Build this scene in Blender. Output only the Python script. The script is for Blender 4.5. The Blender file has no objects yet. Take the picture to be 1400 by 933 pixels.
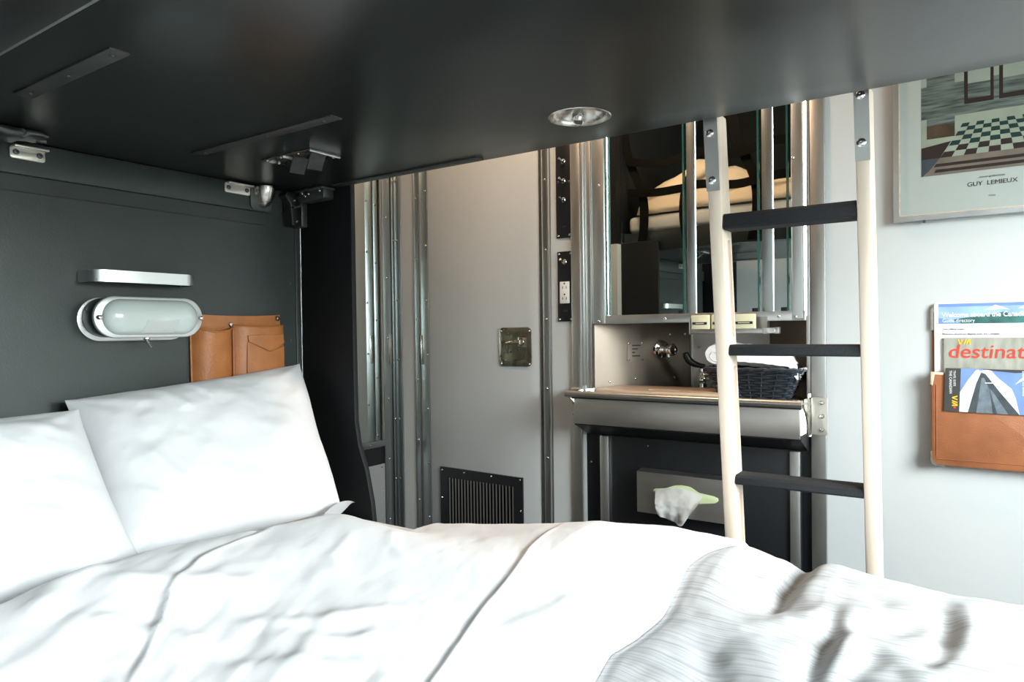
import bpy, bmesh, math, random
import numpy as np
from mathutils import Vector, Matrix, Euler
random.seed(4)
PI = math.pi
SC = bpy.context.scene
COL = SC.collection

# ------------------------------------------------------------------ materials
def new_mat(name):
    m = bpy.data.materials.new(name); m.use_nodes = True
    nt = m.node_tree; b = nt.nodes['Principled BSDF']
    return m, nt, b

def pset(b, **k):
    for a, v in k.items():
        i = b.inputs[a.replace('_', ' ')]
        i.default_value = (*v, 1) if isinstance(v, tuple) and len(v) == 3 else v

def mat(name, col, rough=.5, metal=0.0, noise=0.0, nscale=30, bump=0.0, bscale=200, stretch=(1, 1, 1), spec=.5, coat=0, sheen=0, rvar=0.0):
    """principled surface with procedural tone, roughness and bump variation"""
    m, nt, b = new_mat(name)
    pset(b, Base_Color=col, Roughness=rough, Metallic=metal)
    b.inputs['Specular IOR Level'].default_value = spec
    b.inputs['Coat Weight'].default_value = coat
    b.inputs['Sheen Weight'].default_value = sheen
    N = nt.nodes; L = nt.links
    tc = N.new('ShaderNodeTexCoord'); mp = N.new('ShaderNodeMapping')
    mp.inputs['Scale'].default_value = stretch
    L.new(tc.outputs['Object'], mp.inputs['Vector'])
    if noise or rvar:
        n = N.new('ShaderNodeTexNoise'); n.inputs['Scale'].default_value = nscale; n.inputs['Detail'].default_value = 5
        L.new(mp.outputs[0], n.inputs['Vector'])
        if noise:
            r = N.new('ShaderNodeValToRGB'); e = r.color_ramp.elements
            e[0].position = .3; e[1].position = .7
            e[0].color = (*[max(0, c * (1 - noise)) for c in col], 1)
            e[1].color = (*[min(1, c * (1 + noise)) for c in col], 1)
            L.new(n.outputs['Fac'], r.inputs['Fac']); L.new(r.outputs['Color'], b.inputs['Base Color'])
        if rvar:
            q = N.new('ShaderNodeMapRange')
            q.inputs['From Min'].default_value = .3; q.inputs['From Max'].default_value = .7
            q.inputs['To Min'].default_value = max(.02, rough - rvar); q.inputs['To Max'].default_value = min(1, rough + rvar)
            L.new(n.outputs['Fac'], q.inputs['Value']); L.new(q.outputs[0], b.inputs['Roughness'])
    if bump:
        n2 = N.new('ShaderNodeTexNoise'); n2.inputs['Scale'].default_value = bscale; n2.inputs['Detail'].default_value = 3
        L.new(mp.outputs[0], n2.inputs['Vector'])
        bp = N.new('ShaderNodeBump'); bp.inputs['Strength'].default_value = bump; bp.inputs['Distance'].default_value = .002
        L.new(n2.outputs['Fac'], bp.inputs['Height']); L.new(bp.outputs['Normal'], b.inputs['Normal'])
    return m

M = {}
M['dark_paint'] = mat('dark grey green enamel', (.029, .038, .0355), .42, bump=.12, bscale=420, noise=.10, nscale=14, rvar=.05)
M['berth_paint'] = mat('dark berth enamel', (.011, .014, .0130), .28)
M['wing_paint'] = mat('charcoal laminate', (.006, .007, .008), .6, bump=.1, bscale=300, spec=.25)
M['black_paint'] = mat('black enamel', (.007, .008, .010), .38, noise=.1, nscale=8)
M['navy_paint'] = mat('blue black enamel', (.005, .0065, .0085), .4, noise=.12, nscale=6)
M['black_plastic'] = mat('black plastic', (.010, .010, .011), .35)
M['white_paint'] = mat('pale grey enamel', (.56, .58, .58), .38, noise=.025, nscale=3, bump=.02, bscale=120)
M['return_paint'] = mat('white return enamel', (.80, .83, .81), .4, noise=.02, nscale=3)
M['cream_wall'] = mat('pale alcove enamel', (.62, .68, .65), .4, noise=.02, nscale=3)
M['steel'] = mat('brushed stainless steel', (.58, .58, .56), .38, 1.0, noise=.03, nscale=14, rvar=.03, stretch=(3, 3, .6))
M['steel_h'] = mat('brushed stainless steel lengthwise', (.54, .52, .49), .38, 1.0, noise=.05, nscale=12, rvar=.03, stretch=(.6, 3, 4))
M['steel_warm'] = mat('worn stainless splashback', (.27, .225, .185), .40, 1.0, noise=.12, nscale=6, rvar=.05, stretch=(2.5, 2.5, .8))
M['alu'] = mat('satin aluminium', (.72, .74, .735), .36, 1.0, noise=.02, nscale=10, rvar=.03, stretch=(3, 3, .6))
M['trim_metal'] = mat('dull aluminium strip', (.40, .43, .43), .34, 1.0, noise=.02, nscale=8, rvar=.03, stretch=(3, 3, .5))
M['chrome'] = mat('polished chrome', (.82, .82, .80), .08, 1.0)
M['dull_chrome'] = mat('worn nickel', (.55, .53, .48), .22, 1.0, noise=.12, nscale=40, rvar=.08)
M['cream_metal'] = mat('cream anodised metal', (.60, .57, .51), .3, .6)
M['gunmetal'] = mat('grey cast metal', (.10, .11, .105), .38, .7, noise=.15, nscale=60)
M['bronze_metal'] = mat('tarnished latch metal', (.26, .25, .20), .30, 1.0, noise=.2, nscale=30, rvar=.1)
M['strip_metal'] = mat('painted strip plate', (.05, .052, .05), .45, .3, noise=.15, nscale=60)
M['mirror'] = mat('silvered mirror glass', (.80, .86, .83), .012, 1.0)
M['glass_edge'] = mat('green glass edge', (.03, .10, .085), .08, 0, spec=.8)
M['leather'] = mat('tan leather', (.40, .145, .042), .46, noise=.14, nscale=26, bump=.35, bscale=260)
M['leather_dark'] = mat('saddle brown leather', (.30, .105, .040), .5, noise=.16, nscale=18, bump=.3, bscale=320)
M['leather_worn'] = mat('worn leather corner', (.62, .48, .36), .6, noise=.2, nscale=90)
M['wood'] = mat('pale birch wood', (.84, .71, .58), .45, noise=.07, nscale=10, stretch=(6, 6, .35))
M['board'] = mat('tan laminate board', (.62, .44, .31), .35, noise=.06, nscale=10)
M['grip'] = mat('black anti slip tread', (.014, .016, .020), .85, noise=.3, nscale=400, bump=1.0, bscale=900)
M['white_plastic'] = mat('white plastic', (.80, .80, .77), .35)
M['paper'] = mat('white paper', (.84, .85, .86), .6)
M['tissue'] = mat('tissue paper', (.82, .82, .80), .85, bump=.2, bscale=60)
M['green_card'] = mat('pale green card', (.55, .62, .36), .6)
M['cream_card'] = mat('cream card', (.70, .66, .46), .6)
M['wicker'] = mat('black painted wicker', (.014, .020, .027), .38, noise=.2, nscale=60)
M['towel'] = mat('white terry towel', (.84, .82, .81), .95, bump=.6, bscale=700, sheen=.2)
M['web'] = mat('black webbing', (.004, .0035, .003), .9, bump=.3, bscale=500, spec=.1)
M['mesh_dark'] = mat('vent gauze', (.03, .03, .03), .4, .6)
M['mesh_wire'] = mat('vent wire', (.34, .34, .33), .35, .9)
M['plate_grey'] = mat('grey vent plate', (.30, .31, .31), .45, .3)
M['floor'] = mat('speckled vinyl floor', (.10, .10, .105), .5, noise=.3, nscale=90)
M['ceiling'] = mat('ceiling paint', (.30, .30, .30), .5)
M['ink'] = mat('black ink', (.02, .02, .02), .5)
M['grey_ink'] = mat('grey ink', (.18, .18, .19), .5)
M['red_ink'] = mat('red ink', (.66, .05, .025), .45)
M['yellow_ink'] = mat('yellow ink', (.85, .50, .02), .45)
M['white_ink'] = mat('white ink', (.86, .87, .88), .5)
M['card_grey'] = mat('mottled grey cover', (.33, .33, .28), .4, noise=.22, nscale=60, stretch=(1, 1, .3))
M['sky_blue'] = mat('printed sky blue', (.16, .26, .58), .35, noise=.18, nscale=14)
M['pale_blue'] = mat('printed pale blue', (.30, .46, .66), .4, noise=.2, nscale=22)
M['snow'] = mat('printed snow', (.70, .74, .80), .4, noise=.25, nscale=50)
M['hill_green'] = mat('printed hillside green', (.035, .13, .12), .4, noise=.4, nscale=40)
M['train_dark'] = mat('printed train grey', (.05, .06, .07), .35, noise=.4, nscale=40)
M['train_mid'] = mat('printed train mid grey', (.14, .17, .20), .35, noise=.4, nscale=50)
M['charcoal_ink'] = mat('printed charcoal', (.045, .045, .04), .4)
M['mat_board'] = mat('pale mat board', (.35, .39, .375), .35)
M['print_pale'] = mat('print pale green', (.24, .28, .225), .35, noise=.12, nscale=20)
M['print_water'] = mat('print water', (.085, .108, .10), .35, noise=.65, nscale=22, stretch=(.8, 1, 9))
M['print_sky'] = mat('print sky', (.23, .27, .235), .35, noise=.15, nscale=12)
M['print_brown'] = mat('print brown', (.022, .014, .012), .35)
M['print_teal'] = mat('print dark teal', (.008, .028, .026), .35)
M['print_floor'] = mat('print floor', (.135, .115, .095), .35, noise=.2, nscale=26)
M['print_slate'] = mat('print slate', (.036, .047, .06), .35, noise=.25, nscale=18)
M['print_rust'] = mat('print rust', (.05, .034, .022), .35, noise=.5, nscale=30)
M['glazing'] = mat('print gloss', (.5, .5, .5), .05)
M['mattress'] = mat('mattress ticking', (.62, .62, .60), .8, bump=.1, bscale=300)
M['bed_base'] = mat('bed base laminate', (.05, .055, .055), .5)
M['linen'] = mat('white cotton linen', (.83, .83, .845), .85, bump=.06, bscale=1100, sheen=.1)
M['pillow_linen'] = mat('white cotton percale', (.68, .685, .70), .85, bump=.05, bscale=1100, sheen=.1)
M['warm_blanket'] = mat('cream upper blanket', (.72, .60, .45), .85, bump=.15, bscale=300)
M['lamp_white'] = mat('satin silver lamp body', (.70, .72, .72), .35, .55)
M['lamp_dark'] = mat('dark lamp housing', (.035, .037, .045), .35, .3)
M['opal'] = mat('opal glass', (.58, .64, .62), .18, spec=.6, coat=.5)
M['lamp_window'] = mat('clear lamp insert', (.93, .94, .93), .25)

def fabric_striated():
    m, nt, b = new_mat('striated grey white blanket')
    N = nt.nodes; L = nt.links
    tc = N.new('ShaderNodeTexCoord'); mp = N.new('ShaderNodeMapping')
    mp.inputs['Rotation'].default_value = (0, 0, math.radians(-28)); mp.inputs['Scale'].default_value = (9, 380, 9)
    nz = N.new('ShaderNodeTexNoise'); nz.inputs['Scale'].default_value = 4; nz.inputs['Detail'].default_value = 2
    L.new(tc.outputs['Object'], nz.inputs['Vector'])
    mx = N.new('ShaderNodeMix'); mx.data_type = 'VECTOR'; mx.inputs[0].default_value = .06
    L.new(tc.outputs['Object'], mx.inputs[4]); L.new(nz.outputs['Color'], mx.inputs[5])
    L.new(mx.outputs[1], mp.inputs['Vector'])
    n = N.new('ShaderNodeTexNoise'); n.inputs['Scale'].default_value = 1.0; n.inputs['Detail'].default_value = 4
    L.new(mp.outputs[0], n.inputs['Vector'])
    r = N.new('ShaderNodeValToRGB'); e = r.color_ramp.elements
    e[0].position = .33; e[0].color = (.28, .29, .305, 1); e[1].position = .55; e[1].color = (.43, .435, .44, 1)
    L.new(n.outputs['Fac'], r.inputs['Fac']); L.new(r.outputs['Color'], b.inputs['Base Color'])
    b.inputs['Roughness'].default_value = .85; b.inputs['Sheen Weight'].default_value = .15
    bp = N.new('ShaderNodeBump'); bp.inputs['Strength'].default_value = .12; bp.inputs['Distance'].default_value = .001
    L.new(n.outputs['Fac'], bp.inputs['Height']); L.new(bp.outputs['Normal'], b.inputs['Normal'])
    return m
M['striated'] = fabric_striated()

def glass_mat():
    m = bpy.data.materials.new('window pane glass'); m.use_nodes = True
    nt = m.node_tree; N = nt.nodes; N.clear()
    o = N.new('ShaderNodeOutputMaterial'); t = N.new('ShaderNodeBsdfTransparent'); g = N.new('ShaderNodeBsdfGlossy')
    g.inputs['Roughness'].default_value = .02; t.inputs['Color'].default_value = (.95, .98, .97, 1)
    x = N.new('ShaderNodeMixShader'); x.inputs[0].default_value = .06
    nt.links.new(t.outputs[0], x.inputs[1]); nt.links.new(g.outputs[0], x.inputs[2]); nt.links.new(x.outputs[0], o.inputs[0])
    return m
M['glass'] = glass_mat()
def emit_mat(name, col, s):
    m, nt, b = new_mat(name)
    pset(b, Base_Color=col, Emission_Color=col, Emission_Strength=s); return m
M['lamp_glow'] = emit_mat('ceiling lamp diffuser', (1, .72, .45), 6)

# ------------------------------------------------------------------ mesh helpers
def add_box(bm, x0, x1, y0, y1, z0, z1, bev=0, seg=2):
    r = bmesh.ops.create_cube(bm, size=1)
    for v in r['verts']:
        v.co = Vector(((x0 + x1) / 2 + v.co.x * (x1 - x0), (y0 + y1) / 2 + v.co.y * (y1 - y0), (z0 + z1) / 2 + v.co.z * (z1 - z0)))
    if bev:
        es = list({e for v in r['verts'] for e in v.link_edges})
        bmesh.ops.bevel(bm, geom=es, offset=bev, segments=seg, affect='EDGES', profile=.5, clamp_overlap=True)
def box(*a, **k):
    bm = bmesh.new(); add_box(bm, *a, **k); return bm

def frame_of(d):
    d = Vector(d).normalized()
    u = Vector((0, 0, 1)) if abs(d.z) < .9 else Vector((1, 0, 0))
    a = d.cross(u).normalized(); return a, d.cross(a).normalized(), d

def add_tube(bm, pts, r, n=10, cap=True):
    pts = [Vector(p) for p in pts]; rings = []
    for i, p in enumerate(pts):
        d = (pts[min(i + 1, len(pts) - 1)] - pts[max(i - 1, 0)])
        a, b, _ = frame_of(d); rr = r[i] if isinstance(r, (list, tuple)) else r
        rings.append([bm.verts.new(p + a * rr * math.cos(2 * PI * k / n) + b * rr * math.sin(2 * PI * k / n)) for k in range(n)])
    for A, B in zip(rings, rings[1:]):
        for k in range(n): bm.faces.new((A[k], A[(k + 1) % n], B[(k + 1) % n], B[k]))
    if cap: bm.faces.new(rings[0][::-1]); bm.faces.new(rings[-1])
    bmesh.ops.recalc_face_normals(bm, faces=bm.faces)
def tube(*a, **k):
    bm = bmesh.new(); add_tube(bm, *a, **k); return bm

def add_lathe(bm, o, d, prof, n=28):
    """prof: (radius, height along d)"""
    a, b, d = frame_of(d); o = Vector(o); rings = []
    for r, h in prof:
        if r < 1e-6: rings.append([bm.verts.new(o + d * h)])
        else: rings.append([bm.verts.new(o + d * h + a * r * math.cos(2 * PI * k / n) + b * r * math.sin(2 * PI * k / n)) for k in range(n)])
    for A, B in zip(rings, rings[1:]):
        for k in range(n):
            f = [A[k % len(A)], A[(k + 1) % len(A)], B[(k + 1) % len(B)], B[k % len(B)]]
            f = list(dict.fromkeys(f))
            if len(f) > 2: bm.faces.new(f)
    if len(rings[0]) > 1: bm.faces.new(rings[0][::-1])
    if len(rings[-1]) > 1: bm.faces.new(rings[-1])
    bmesh.ops.recalc_face_normals(bm, faces=bm.faces)
def lathe(*a, **k):
    bm = bmesh.new(); add_lathe(bm, *a, **k); return bm

AX = {'y': lambda p, q, t: Vector((p, t, q)), 'x': lambda p, q, t: Vector((t, p, q)), 'z': lambda p, q, t: Vector((p, q, t))}
def add_prism(bm, poly, ax, t0, t1, bev=0):
    """polygon in the plane across axis ax, extruded from t0 to t1"""
    f = AX[ax]
    A = [bm.verts.new(f(p, q, t0)) for p, q in poly]; B = [bm.verts.new(f(p, q, t1)) for p, q in poly]
    fa = bm.faces.new(A); fb = bm.faces.new(B[::-1]); n = len(poly)
    for k in range(n): bm.faces.new((A[k], B[k], B[(k + 1) % n], A[(k + 1) % n]))
    bmesh.ops.recalc_face_normals(bm, faces=bm.faces)
    if bev:
        es = list(set(fa.edges) | set(fb.edges))
        bmesh.ops.bevel(bm, geom=es, offset=bev, segments=2, affect='EDGES', profile=.5, clamp_overlap=True)
def prism(*a, **k):
    bm = bmesh.new(); add_prism(bm, *a, **k); return bm

def rrect(x0, x1, z0, z1, r, n=6):
    o = []
    for cx, cz, a0 in ((x1 - r, z1 - r, 0), (x0 + r, z1 - r, 90), (x0 + r, z0 + r, 180), (x1 - r, z0 + r, 270)):
        for k in range(n + 1):
            a = math.radians(a0 + 90 * k / n); o.append((cx + r * math.cos(a), cz + r * math.sin(a)))
    return o

def add_strip(bm, pts, width_dir, w, th):
    """flat band: rectangular section swept along pts; w across width_dir, th the other way"""
    pts = [Vector(p) for p in pts]; wd = Vector(width_dir).normalized(); rings = []
    for i, p in enumerate(pts):
        d = (pts[min(i + 1, len(pts) - 1)] - pts[max(i - 1, 0)]).normalized()
        t = d.cross(wd).normalized()
        rings.append([bm.verts.new(p + wd * sw * w / 2 + t * st * th / 2) for sw, st in ((-1, -1), (1, -1), (1, 1), (-1, 1))])
    for A, B in zip(rings, rings[1:]):
        for k in range(4): bm.faces.new((A[k], A[(k + 1) % 4], B[(k + 1) % 4], B[k]))
    bm.faces.new(rings[0][::-1]); bm.faces.new(rings[-1])
    bmesh.ops.recalc_face_normals(bm, faces=bm.faces)
def strip(*a, **k):
    bm = bmesh.new(); add_strip(bm, *a, **k); return bm

def smooth_path(pts, n=6):
    pts = [Vector(p) for p in pts]; out = []
    for i in range(len(pts) - 1):
        p0 = pts[max(i - 1, 0)]; p1 = pts[i]; p2 = pts[i + 1]; p3 = pts[min(i + 2, len(pts) - 1)]
        for k in range(n):
            t = k / n
            out.append(.5 * ((2 * p1) + (p2 - p0) * t + (2 * p0 - 5 * p1 + 4 * p2 - p3) * t * t + (3 * p1 - p0 - 3 * p2 + p3) * t ** 3))
    return out + [pts[-1]]

ORIGIN = {}
def finish(me, smooth):
    if smooth:
        for p in me.polygons: p.use_smooth = True
        try: me.set_sharp_from_angle(angle=math.radians(38))
        except Exception: pass

def obj(name, bm, m, parent=None, smooth=True):
    me = bpy.data.meshes.new(name)
    o = bpy.data.objects.new(name, me); COL.objects.link(o)
    if parent is None:
        vs = [v.co for v in bm.verts]
        org = Vector(((min(v.x for v in vs) + max(v.x for v in vs)) / 2, (min(v.y for v in vs) + max(v.y for v in vs)) / 2, min(v.z for v in vs)))
        o.location = org
    else:
        org = ORIGIN[parent.name]; o.parent = parent
    ORIGIN[o.name] = org
    bmesh.ops.translate(bm, verts=bm.verts, vec=-org)
    bm.to_mesh(me); bm.free(); finish(me, smooth)
    for k in (m if isinstance(m, (list, tuple)) else [m]): me.materials.append(k if not isinstance(k, str) else M[k])
    return o

def thing(name, label, cat, loc, group=None):
    o = bpy.data.objects.new(name, None); COL.objects.link(o); o.location = loc; o.empty_display_size = .05
    ORIGIN[o.name] = Vector(loc)
    return tag(o, label, cat, group)
def tag(o, label, cat, group=None, kind=None):
    o['label'] = label; o['category'] = cat
    if group: o['group'] = group
    if kind: o['kind'] = kind
    return o
def struct(name, bm, m, label=None, smooth=True):
    o = obj(name, bm, m, None, smooth); o['kind'] = 'structure'
    if label: o['label'] = label
    return o

def boolean(o, cutter_bm, op='DIFFERENCE'):
    """cuts the shape out of o's mesh; the cutter is removed again"""
    bmesh.ops.translate(cutter_bm, verts=cutter_bm.verts, vec=-ORIGIN[o.name])
    me = bpy.data.meshes.new('cut'); cutter_bm.to_mesh(me); cutter_bm.free()
    c = bpy.data.objects.new('cut', me); COL.objects.link(c)
    c.matrix_world = Matrix.Translation(ORIGIN[o.name])
    md = o.modifiers.new('b', 'BOOLEAN'); md.object = c; md.operation = op; md.solver = 'EXACT'
    bpy.context.view_layer.update()
    dg = bpy.context.evaluated_depsgraph_get()
    new = bpy.data.meshes.new_from_object(o.evaluated_get(dg), depsgraph=dg)
    o.modifiers.clear(); old = o.data; o.data = new; new.name = o.name
    bpy.data.objects.remove(c); bpy.data.meshes.remove(old); bpy.data.meshes.remove(me)
    finish(o.data, True)

_shared = {}
def copies(name, key, make, m, parent, places):
    """small repeated parts: one mesh, one object per place"""
    if key not in _shared:
        me = bpy.data.meshes.new(name); bm = make(); bm.to_mesh(me); bm.free(); finish(me, True); me.materials.append(M[m]); _shared[key] = me
    org = ORIGIN[parent.name]; out = []
    for p in places:
        o = bpy.data.objects.new(name, _shared[key]); COL.objects.link(o); o.parent = parent; o.location = Vector(p) - org
        ORIGIN[o.name] = Vector(p); out.append(o)
    return out
def dome(d, r, h):
    return lambda: lathe((0, 0, 0), d, [(r, -.0005), (r, h * .25), (r * .8, h * .7), (r * .4, h * .95), (0, h)], n=14)
def rivets(parent, places, d=(0, -1, 0), r=.0042, h=.003, m='dull_chrome', name='rivet'):
    return copies(name, ('riv', tuple(d), r, h, m, name), dome(d, r, h), m, parent, places)
def slot_screw(d, r):
    def f():
        bm = lathe((0, 0, 0), d, [(r, -.0005), (r, r * .25), (r * .8, r * .5), (r * .35, r * .56), (r * .35, r * .3), (0, r * .28)], n=18)
        return bm
    return f
def screws(parent, places, d=(0, -1, 0), r=.004, m='dull_chrome'):
    return copies('screw', ('scr', tuple(d), r, m), slot_screw(d, r), m, parent, places)

def text(s, size, place, m, parent, name='lettering', ux=(1, 0, 0), uz=(0, 0, 1), align='LEFT', shear=0, bold=0, wide=1.0, th=.0003):
    """lettering: built as a thin mesh on a surface, baseline start at place"""
    cu = bpy.data.curves.new('t', 'FONT'); cu.body = s; cu.size = size; cu.align_x = align; cu.shear = shear; cu.offset = bold; cu.extrude = th
    cu.resolution_u = 4
    t = bpy.data.objects.new('t', cu); COL.objects.link(t)
    bpy.context.view_layer.update()
    dg = bpy.context.evaluated_depsgraph_get()
    me = bpy.data.meshes.new_from_object(t.evaluated_get(dg), depsgraph=dg)
    bpy.data.objects.remove(t); bpy.data.curves.remove(cu)
    ux = Vector(ux).normalized(); uz = Vector(uz).normalized(); n = ux.cross(uz)
    org = ORIGIN[parent.name]; P = Vector(place) - org
    for v in me.vertices: v.co = P + ux * v.co.x * wide + uz * v.co.y + n * v.co.z
    me.name = name
    o = bpy.data.objects.new(name, me); COL.objects.link(o); o.parent = parent; me.materials.clear(); me.materials.append(M[m])
    ORIGIN[o.name] = org
    return o

def flat_art(name, polys, y, mats, parent, step=.00012):
    """printed picture on a sheet: polygons in the x-z plane, later ones lie a hair nearer the room"""
    bm = bmesh.new()
    for i, (poly, mi) in enumerate(polys):
        f = bm.faces.new([bm.verts.new((p, y - step * i, q)) for p, q in poly])
        f.normal_update()
        if f.normal.y > 0: f.normal_flip()
        f.material_index = mi
    return obj(name, bm, mats, parent, smooth=False)

# ------------------------------------------------------------------ numpy noise
def vnoise(x, y, seed=0):
    xi = np.floor(x).astype(int); yi = np.floor(y).astype(int); fx = x - xi; fy = y - yi
    fx = fx * fx * (3 - 2 * fx); fy = fy * fy * (3 - 2 * fy)
    def h(a, b):
        n = (a * 374761393 + b * 668265263 + seed * 1442695041) & 0x7fffffff
        n = ((n ^ (n >> 13)) * 1274126177) & 0x7fffffff
        return ((n ^ (n >> 16)) & 0xffff) / 65535.0
    return (h(xi, yi) * (1 - fx) + h(xi + 1, yi) * fx) * (1 - fy) + (h(xi, yi + 1) * (1 - fx) + h(xi + 1, yi + 1) * fx) * fy - .5
def fbm(x, y, seed=0, o=3):
    s = 0; a = 1
    for k in range(o): s = s + a * vnoise(x * 2 ** k, y * 2 ** k, seed + k * 7); a *= .5
    return s
def pl_dist(X, Y, pts):
    """signed distance to a polyline and position along it (0-1)"""
    best = np.full(X.shape, 1e9); sg = np.zeros(X.shape); tt = np.zeros(X.shape)
    pts = np.array(pts, float); n = len(pts) - 1
    for i in range(n):
        a = pts[i]; d = pts[i + 1] - a; L2 = d @ d
        t = np.clip(((X - a[0]) * d[0] + (Y - a[1]) * d[1]) / L2, 0, 1)
        dx = X - a[0] - t * d[0]; dy = Y - a[1] - t * d[1]; q = np.hypot(dx, dy)
        c = d[0] * (Y - a[1]) - d[1] * (X - a[0])
        u = q < best; best = np.where(u, q, best); sg = np.where(u, np.sign(c), sg); tt = np.where(u, (i + t) / n, tt)
    return best * sg, best, tt
def sstep(a, b, x):
    t = np.clip((x - a) / (b - a), 0, 1); return t * t * (3 - 2 * t)
def grid_obj(name, X, Y, Z, m, parent=None, th=.006):
    """cloth surface from three grids, closed with an underside th below it"""
    bm = bmesh.new(); R, C = X.shape
    top = [[bm.verts.new((X[i, j], Y[i, j], Z[i, j])) for j in range(C)] for i in range(R)]
    for i in range(R - 1):
        for j in range(C - 1): bm.faces.new((top[i][j], top[i][j + 1], top[i + 1][j + 1], top[i + 1][j]))
    bm.normal_update()
    if sum(f.normal.z for f in bm.faces) < 0: bmesh.ops.reverse_faces(bm, faces=bm.faces)
    if th:
        bm.normal_update()
        bot = [[bm.verts.new(v.co - v.normal * th) for v in row] for row in top]
        for i in range(R - 1):
            for j in range(C - 1): bm.faces.new((bot[i][j], bot[i + 1][j], bot[i + 1][j + 1], bot[i][j + 1]))
        for i in range(R - 1):
            for j in (0, C - 1): bm.faces.new((top[i][j], top[i + 1][j], bot[i + 1][j], bot[i][j]))
        for j in range(C - 1):
            for i in (0, R - 1): bm.faces.new((top[i][j], top[i][j + 1], bot[i][j + 1], bot[i][j]))
        bmesh.ops.recalc_face_normals(bm, faces=bm.faces)
    return obj(name, bm, m, parent)

# ================================================================== THE SETTING
XL, XA, YF, YN, XR, ZC = -1.36, -1.815, 1.90, -.14, 1.34, 2.30
WY0, WY1, WZ0, WZ1 = -.06, 1.28, .98, 1.90            # the window opening, in the wall at the foot of the bed
struct('floor', box(XA - .1, XR + .1, YN - .1, YF + .6, -.08, 0), 'floor')
struct('ceiling', box(XA - .1, XR + .1, YN - .1, YF + .6, ZC, ZC + .06), 'ceiling')
bm = bmesh.new()
add_box(bm, XL - .06, XL, YN - .06, 1.1015, 0, 1.42)
w = struct('wall_left', bm, 'dark_paint', smooth=False)
obj('panel_seam', box(XL - .001, XL + .0022, YN, 1.0, 1.2475, 1.2490), 'black_paint', w)
bm = prism([(YN, 1.276), (1.02, 1.276), (1.045, 1.286), (1.045, 1.3325), (YN, 1.3325)], 'x', XL, XL + .010, bev=.003)
struct('trim_1', bm, 'dark_paint')
t1 = struct('trim_2', box(XL - .002, XL + .004, 1.084, 1.0945, 0, 1.332, bev=.001), 'strip_metal')
rivets(t1, [(XL + .001, 1.069, z) for z in (1.28, 1.12, .985, .85, .72)], (1, 0, 0), .0025, .0015, 'gunmetal')
struct('wall_alcove', box(XA - .06, XA, 1.13, YF + .06, 0, ZC), 'cream_wall', smooth=False)
struct('wall_return', box(XA - .06, XL - .0, 1.1155, 1.15, 0, 1.37), 'return_paint', smooth=False)
struct('wall_return_upper', box(XA - .06, XL - .0, 1.1155, 1.15, 1.37, ZC), 'wing_paint', smooth=False)
# curved wing beside the pillows
wing = [(-1.36, 0), (-1.128, 0), (-1.128, .57), (-1.134, .62), (-1.150, .69), (-1.172, .745), (-1.182, .80), (-1.184, 1.0), (-1.184, 1.365), (-1.195, 1.375), (-1.36, 1.375)]
struct('wall_wing', prism(wing, 'y', 1.1015, 1.1155, bev=.003), 'wing_paint')
# far wall, with openings for the annex door and the washbasin
bm = bmesh.new()
for a in ((XA, -1.688, 0, ZC), (-1.688, -1.172, 2.02, ZC), (-1.172, -1.02, 0, ZC), (-.37, XR, 0, ZC), (-1.02, -.37, 1.85, ZC)):
    add_box(bm, a[0], a[1], YF, YF + .05, a[2], a[3])
struct('wall_far', bm, 'white_paint', smooth=False)
bm = bmesh.new()
add_box(bm, XR, XR + .06, YN - .06, WY0, 0, ZC); add_box(bm, XR, XR + .06, WY1, YF + .05, 0, ZC)
add_box(bm, XR, XR + .06, WY0, WY1, 0, WZ0); add_box(bm, XR, XR + .06, WY0, WY1, WZ1, ZC)
struct('wall_right', bm, 'white_paint', smooth=False)
struct('wall_near', box(XL, XR, YN - .06, YN, 0, 1.38), 'white_paint', smooth=False)
struct('wall_near_upper', box(XL, XR, YN - .06, YN, 1.38, ZC), 'wing_paint', smooth=False)
struct('wall_left_upper', box(XL - .06, XL, YN - .06, 1.1015, 1.42, ZC), 'wing_paint', smooth=False)
struct('trim_10', box(-1.358, -1.165, YN + .001, YN + .016, 0, 1.38, bev=.003), 'wing_paint')
bm = bmesh.new()
for a in ((WY0, WY1, WZ0, WZ0 + .03), (WY0, WY1, WZ1 - .03, WZ1), (WY0, WY0 + .03, WZ0 + .03, WZ1 - .03), (WY1 - .03, WY1, WZ0 + .03, WZ1 - .03)):
    add_box(bm, XR - .006, XR + .05, a[0], a[1], a[2], a[3], bev=.004)
win = struct('window_1', bm, 'alu')
obj('pane', box(XR + .030, XR + .036, WY0 + .03, WY1 - .03, WZ0 + .03, WZ1 - .03), 'glass', win, smooth=False)

# metal cover strips of the far wall
def band(n, x0, x1, z0=0, z1=ZC, y=YF, th=.006, m='trim_metal', rz=(), rx=None):
    o = struct(f'trim_{n}', box(x0, x1, y - th, y - .0002, z0, z1, bev=.0015), m)
    if rz: rivets(o, [((rx if rx is not None else (x0 + x1) / 2), y - th, z) for z in rz])
    return o
rzA = [.24 + .22 * k for k in range(7)]
band(3, -1.811, -1.778, rz=rzA, rx=-1.797)
band(4, -1.7135, -1.692, rz=[.175 + .218 * k for k in range(8)])
band(5, -1.1655, -1.147, rz=[.374 + .221 * k for k in range(7)], rx=-1.155)
band(6, -1.141, -1.1365, th=.003)
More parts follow.
